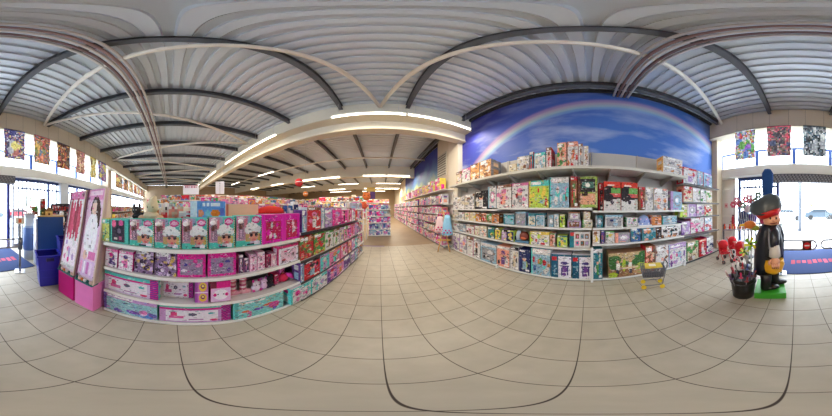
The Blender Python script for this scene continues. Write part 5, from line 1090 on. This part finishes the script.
for px, d, z, r_, c, lab in ((299, 6.0, 2.75, .19, (206,60,64), 'red paper ball hanging over the shelving'), (305.5, 6.6, 2.28, .13, (226,130,60), 'orange paper ball hanging just below the red one')):
    p, rz_ = frame(px, d, z); o = empty('paper_ball', lab, 'hanging ball', p, rz_)
    MB().ball((0, 0, 0), r_, c, n=20, m=14).build('ball', CARD, o); MB().tube([(0, 0, r_), (0, 0, RZ-z-.05)], .005, (190,190,190), n=4).build('wire', METAL, o); MB().lathe([(r_*1.005, -.012), (r_*1.005, .012)], (240,236,226), n=20).build('white_band', CARD, o)
p, rz_ = frame(371, 9.0, 2.2); o = empty('hanging_banner', 'yellow topped purple banner hanging at the head of the purple island', 'banner', p, rz_)
MB().box((-.28, -.01, 0), (.28, .01, .5), (110,80,140)).build('lower_cloth', CLOTH, o); MB().box((-.3, -.02, .5), (.3, .02, .8), (232,196,110)).build('top_panel', CARD, o); MB().tube([(0, 0, .8), (0, 0, RZ-2.25)], .006, (190,190,190), n=4).build('wire', METAL, o)
p, rz_ = frame(365.5, 6.4, 1.72)
for k, (px, d, z, r_, c, lab) in enumerate(((363.2, 5.6, 1.50, .17, (214,90,60), 'orange red round plush on the end stand, lower one'), (366.5, 6.5, 1.95, .2, (226,120,60), 'orange round plush high above the end stand'))):
    p, rz_ = frame(px, d, z); o = empty('round_plush', lab, 'soft toy', p, rz_)
    MB().ball((0, 0, r_), r_, c, n=14, m=10).build('body', CLOTH, o)
    for x in (-.4, .4): MB().ball((x*r_, -r_*.9, r_*1.2), r_*.13, (30,30,30), n=6, m=4).build('eye', PLAST, o); MB().ball((x*1.6*r_, 0, r_*1.9), r_*.3, (236,170,120), n=8, m=6).build('ear', CLOTH, o)
    MB().tube([(0, 0, -z+.01), (0, 0, .05)], .02, (220,220,220)).build('pole', METAL, o)
o = MB().box((-.18, -.18, 0), (.18, .18, 2.9), (226,220,206)).build('cream_pillar', WALLP, None, (-2.6, 13.2, 0)); o['kind'] = 'structure'; o.name = 'column_aisle'
# ================================================================== POSTERS
def poster(x0, x1, z0, z1, cols, lab, seed, y=-4.0):
    o = empty('poster', lab, 'poster', ((x0+x1)/2, y, z0), pi); w_ = x1-x0; h = z1-z0; r_ = random.Random(seed); cols = [tuple(v*.8+50 for v in c) for c in cols]
    MB().art(art('mosaic', 16, 22, cols, r_), -w_/2, w_/2, 0, h, y=-.004).box((-w_/2, -.002, 0), (w_/2, .002, h), (230,230,226)).build('sheet', SHEET, o)
    MB().tube([(-w_/2, 0, h), (w_/2, 0, h)], .012, (60,60,70), n=6).build('top_rod', METAL, o)
    for x in (-.4, .4): MB().tube([(x*w_, 0, h), (x*w_, 0, 5.28-z0)], .003, (60,60,60), n=4).build('cord', METAL, o)
    return o
def px_x(px, y=-4.0): return y*tan(ang(px))
for k, (a, b, lab, cols) in enumerate(((735, 755, 'white poster with purple, red and green cartoon splashes, nearest the mural corner', [(206,200,200), (240,236,236), (220,60,60), (90,160,70), (150,80,190), (240,170,60), (80,120,200)]),
    (767, 791, 'red and brown comic poster with crowded figures, right of the splashy one', [(150,90,90), (226,60,90), (60,70,110), (200,150,140), (90,60,50), (110,110,90), (60,50,60)]),
    (803, 826, 'black, white and grey comic poster above the shutter', [(120,120,126), (40,50,60), (220,220,220), (70,100,120), (30,34,40), (170,170,176)]),
    (836, 857, 'blue and purple poster with a pale yellow figure below', [(80,60,130), (50,50,120), (150,80,110), (230,210,110), (200,200,210), (190,100,90), (60,60,90)]),
    (866, 882, 'red, yellow and orange crowded poster left of the blue and purple one', [(170,80,60), (190,70,60), (220,170,80), (90,70,60), (120,120,60), (230,130,90), (60,90,130)]),
    (889, 902, 'dark brown poster with a golden and red figure', [(70,40,40), (50,30,34), (190,80,50), (220,170,70), (120,40,40), (90,60,40)]),
    (908, 917, 'pale orange and pink poster with small figures', [(220,160,130), (200,100,80), (240,200,160), (180,80,100), (150,90,60)]),
    (922, 928, 'yellow poster over a pale blue panel', [(230,200,90), (200,160,60), (120,90,60), (240,230,180)]),
    (930, 938, 'purple and blue poster nearest the pale pillar', [(90,60,140), (40,60,120), (180,60,90), (210,190,90), (120,110,180)]))):
    xs = sorted((px_x(a), px_x(b))); poster(xs[0], xs[1], 3.25, 4.46, cols, lab, 300+k)
fl = [[(206,150,70), (90,60,50), (230,200,110), (180,60,50), (60,80,110)], [(120,80,60), (220,170,90), (60,50,60), (200,90,60)], [(200,140,80), (90,90,60), (230,210,150), (150,50,50)], [(110,70,60), (230,180,90), (70,70,110), (190,80,50)]]
for k in range(7):
    o = poster(-10.9-k*1.62, -9.35-k*1.62, 3.2, 4.35, fl[k % 4], 'crowded golden brown frieze poster beyond the pale pillar', 320+k, y=-4.2); ALL.append((o, -k if 0 else k))
# ================================================================== OUTSIDE: parked cars, lamp post, trees
def car(x, y, rz_, c, lab):
    o = empty('car', lab, 'car', (x, y, -.04), rz_)
    prof = [(-2.1, .35), (-2.15, .75), (-1.9, .95), (-1.25, 1.02), (-.7, 1.45), (.9, 1.48), (1.6, 1.05), (2.05, .95), (2.15, .6), (2.1, .35)]
    RG = [[(px_, yy, pz) for px_, pz in prof] for yy in (-.85, .85)]; MB().rings(RG, c, smooth=False).build('body', PLAST, o)
    for yy in (-.86, .855): MB().face([(-1.05, yy, 1.03), (-.62, yy, 1.38), (.85, yy, 1.41), (1.35, yy, 1.05)], (50,60,70)).build('window', PLAST, o)
    for xx in (-1.35, 1.35):
        for yy in (-.78, .78): MB().tube([(xx, yy-.1, .33), (xx, yy+.1, .33)], .33, (30,30,32), n=18).build('wheel', PLAST, o)
car(1.1, -17.5, 0, (226,226,230), 'white car parked outside, seen through the door'); car(-3.4, -18.5, 0, (70,84,96), 'dark grey car parked outside, right of the lamp post'); car(-8.5, -19.5, 0, (150,40,50), 'red car parked further off outside the windows'); car(6.2, -19, 0, (120,140,170), 'pale blue car parked outside behind the figure')
o = empty('lamp_post', 'tall grey lamp post outside the entrance', 'lamp post', (-.30, -9.0, -.04)); MB().tube([(0, 0, 0), (0, 0, 4.6)], .12, (96,102,112), n=12).build('pole', METAL, o); MB().tube([(0, 0, 4.5), (0, -.9, 4.9)], .05, (160,166,176)).build('arm', METAL, o); MB().box((-.12, -1.3, 4.84), (.12, -.8, 4.95), (190,190,196)).build('lamp_head', METAL, o)
MB().lathe([(.2, 0), (.2, .05)], (150,150,156), n=16).build('foot', METAL, o)
for k, (x, y, h, lab) in enumerate(((-3.2, -30, 3.2, 'small pale green tree across the car park'), (2.2, -34, 3.4, 'round bushy tree across the car park, left of the post'), (-9, -32, 4.5, 'taller tree beyond the far windows'), (-16, -30, 4.8, 'broad tree beyond the left windows'), (-26, -28, 5.0, 'large tree at the far left outside'))):
    rr = random.Random(k+50); o = empty('tree', lab, 'tree', (x, y, -.04)); MB().tube([(0, 0, 0), (0, 0, h*.5)], .12, (110,96,80)).build('trunk', LEAF, o); mb = MB()
    for j in range(300):
        v = Vector((rr.gauss(0, 1), rr.gauss(0, 1), rr.gauss(0, 1))); v = v.normalized()*rr.uniform(.5, 1)*h*.3; p = Vector((0, 0, h*.72))+v; a = Vector((rr.uniform(-1, 1), rr.uniform(-1, 1), rr.uniform(-1, 1)))*.28; b = Vector((rr.uniform(-1, 1), rr.uniform(-1, 1), rr.uniform(-1, 1)))*.28
        mb.face([p, p+a, p+a+b], jit((140,156,90), rr, 20))
    mb.build('crown', LEAF, o)

# ================================================================== wording: a position word where descriptions repeat
ORD = ['first', 'second', 'third', 'fourth', 'fifth', 'sixth', 'seventh', 'eighth', 'ninth', 'tenth', 'eleventh', 'twelfth']
by = {}
for o, k in ALL: by.setdefault(o['label'], []).append((k, o.name, o))
for lab, L in by.items():
    if len(L) < 2: continue
    L.sort(key=lambda q: q[0])
    lab = lab.replace(' of the ', ' of ').replace('patterned toy box', 'patterned box').replace(' picture box on the base shelf', ' picture box on base shelf')
    for i, (_, _, o) in enumerate(L): o['label'] = '%s, %s from the left' % (lab, ORD[i] if i < 12 else 'number %d' % (i+1))
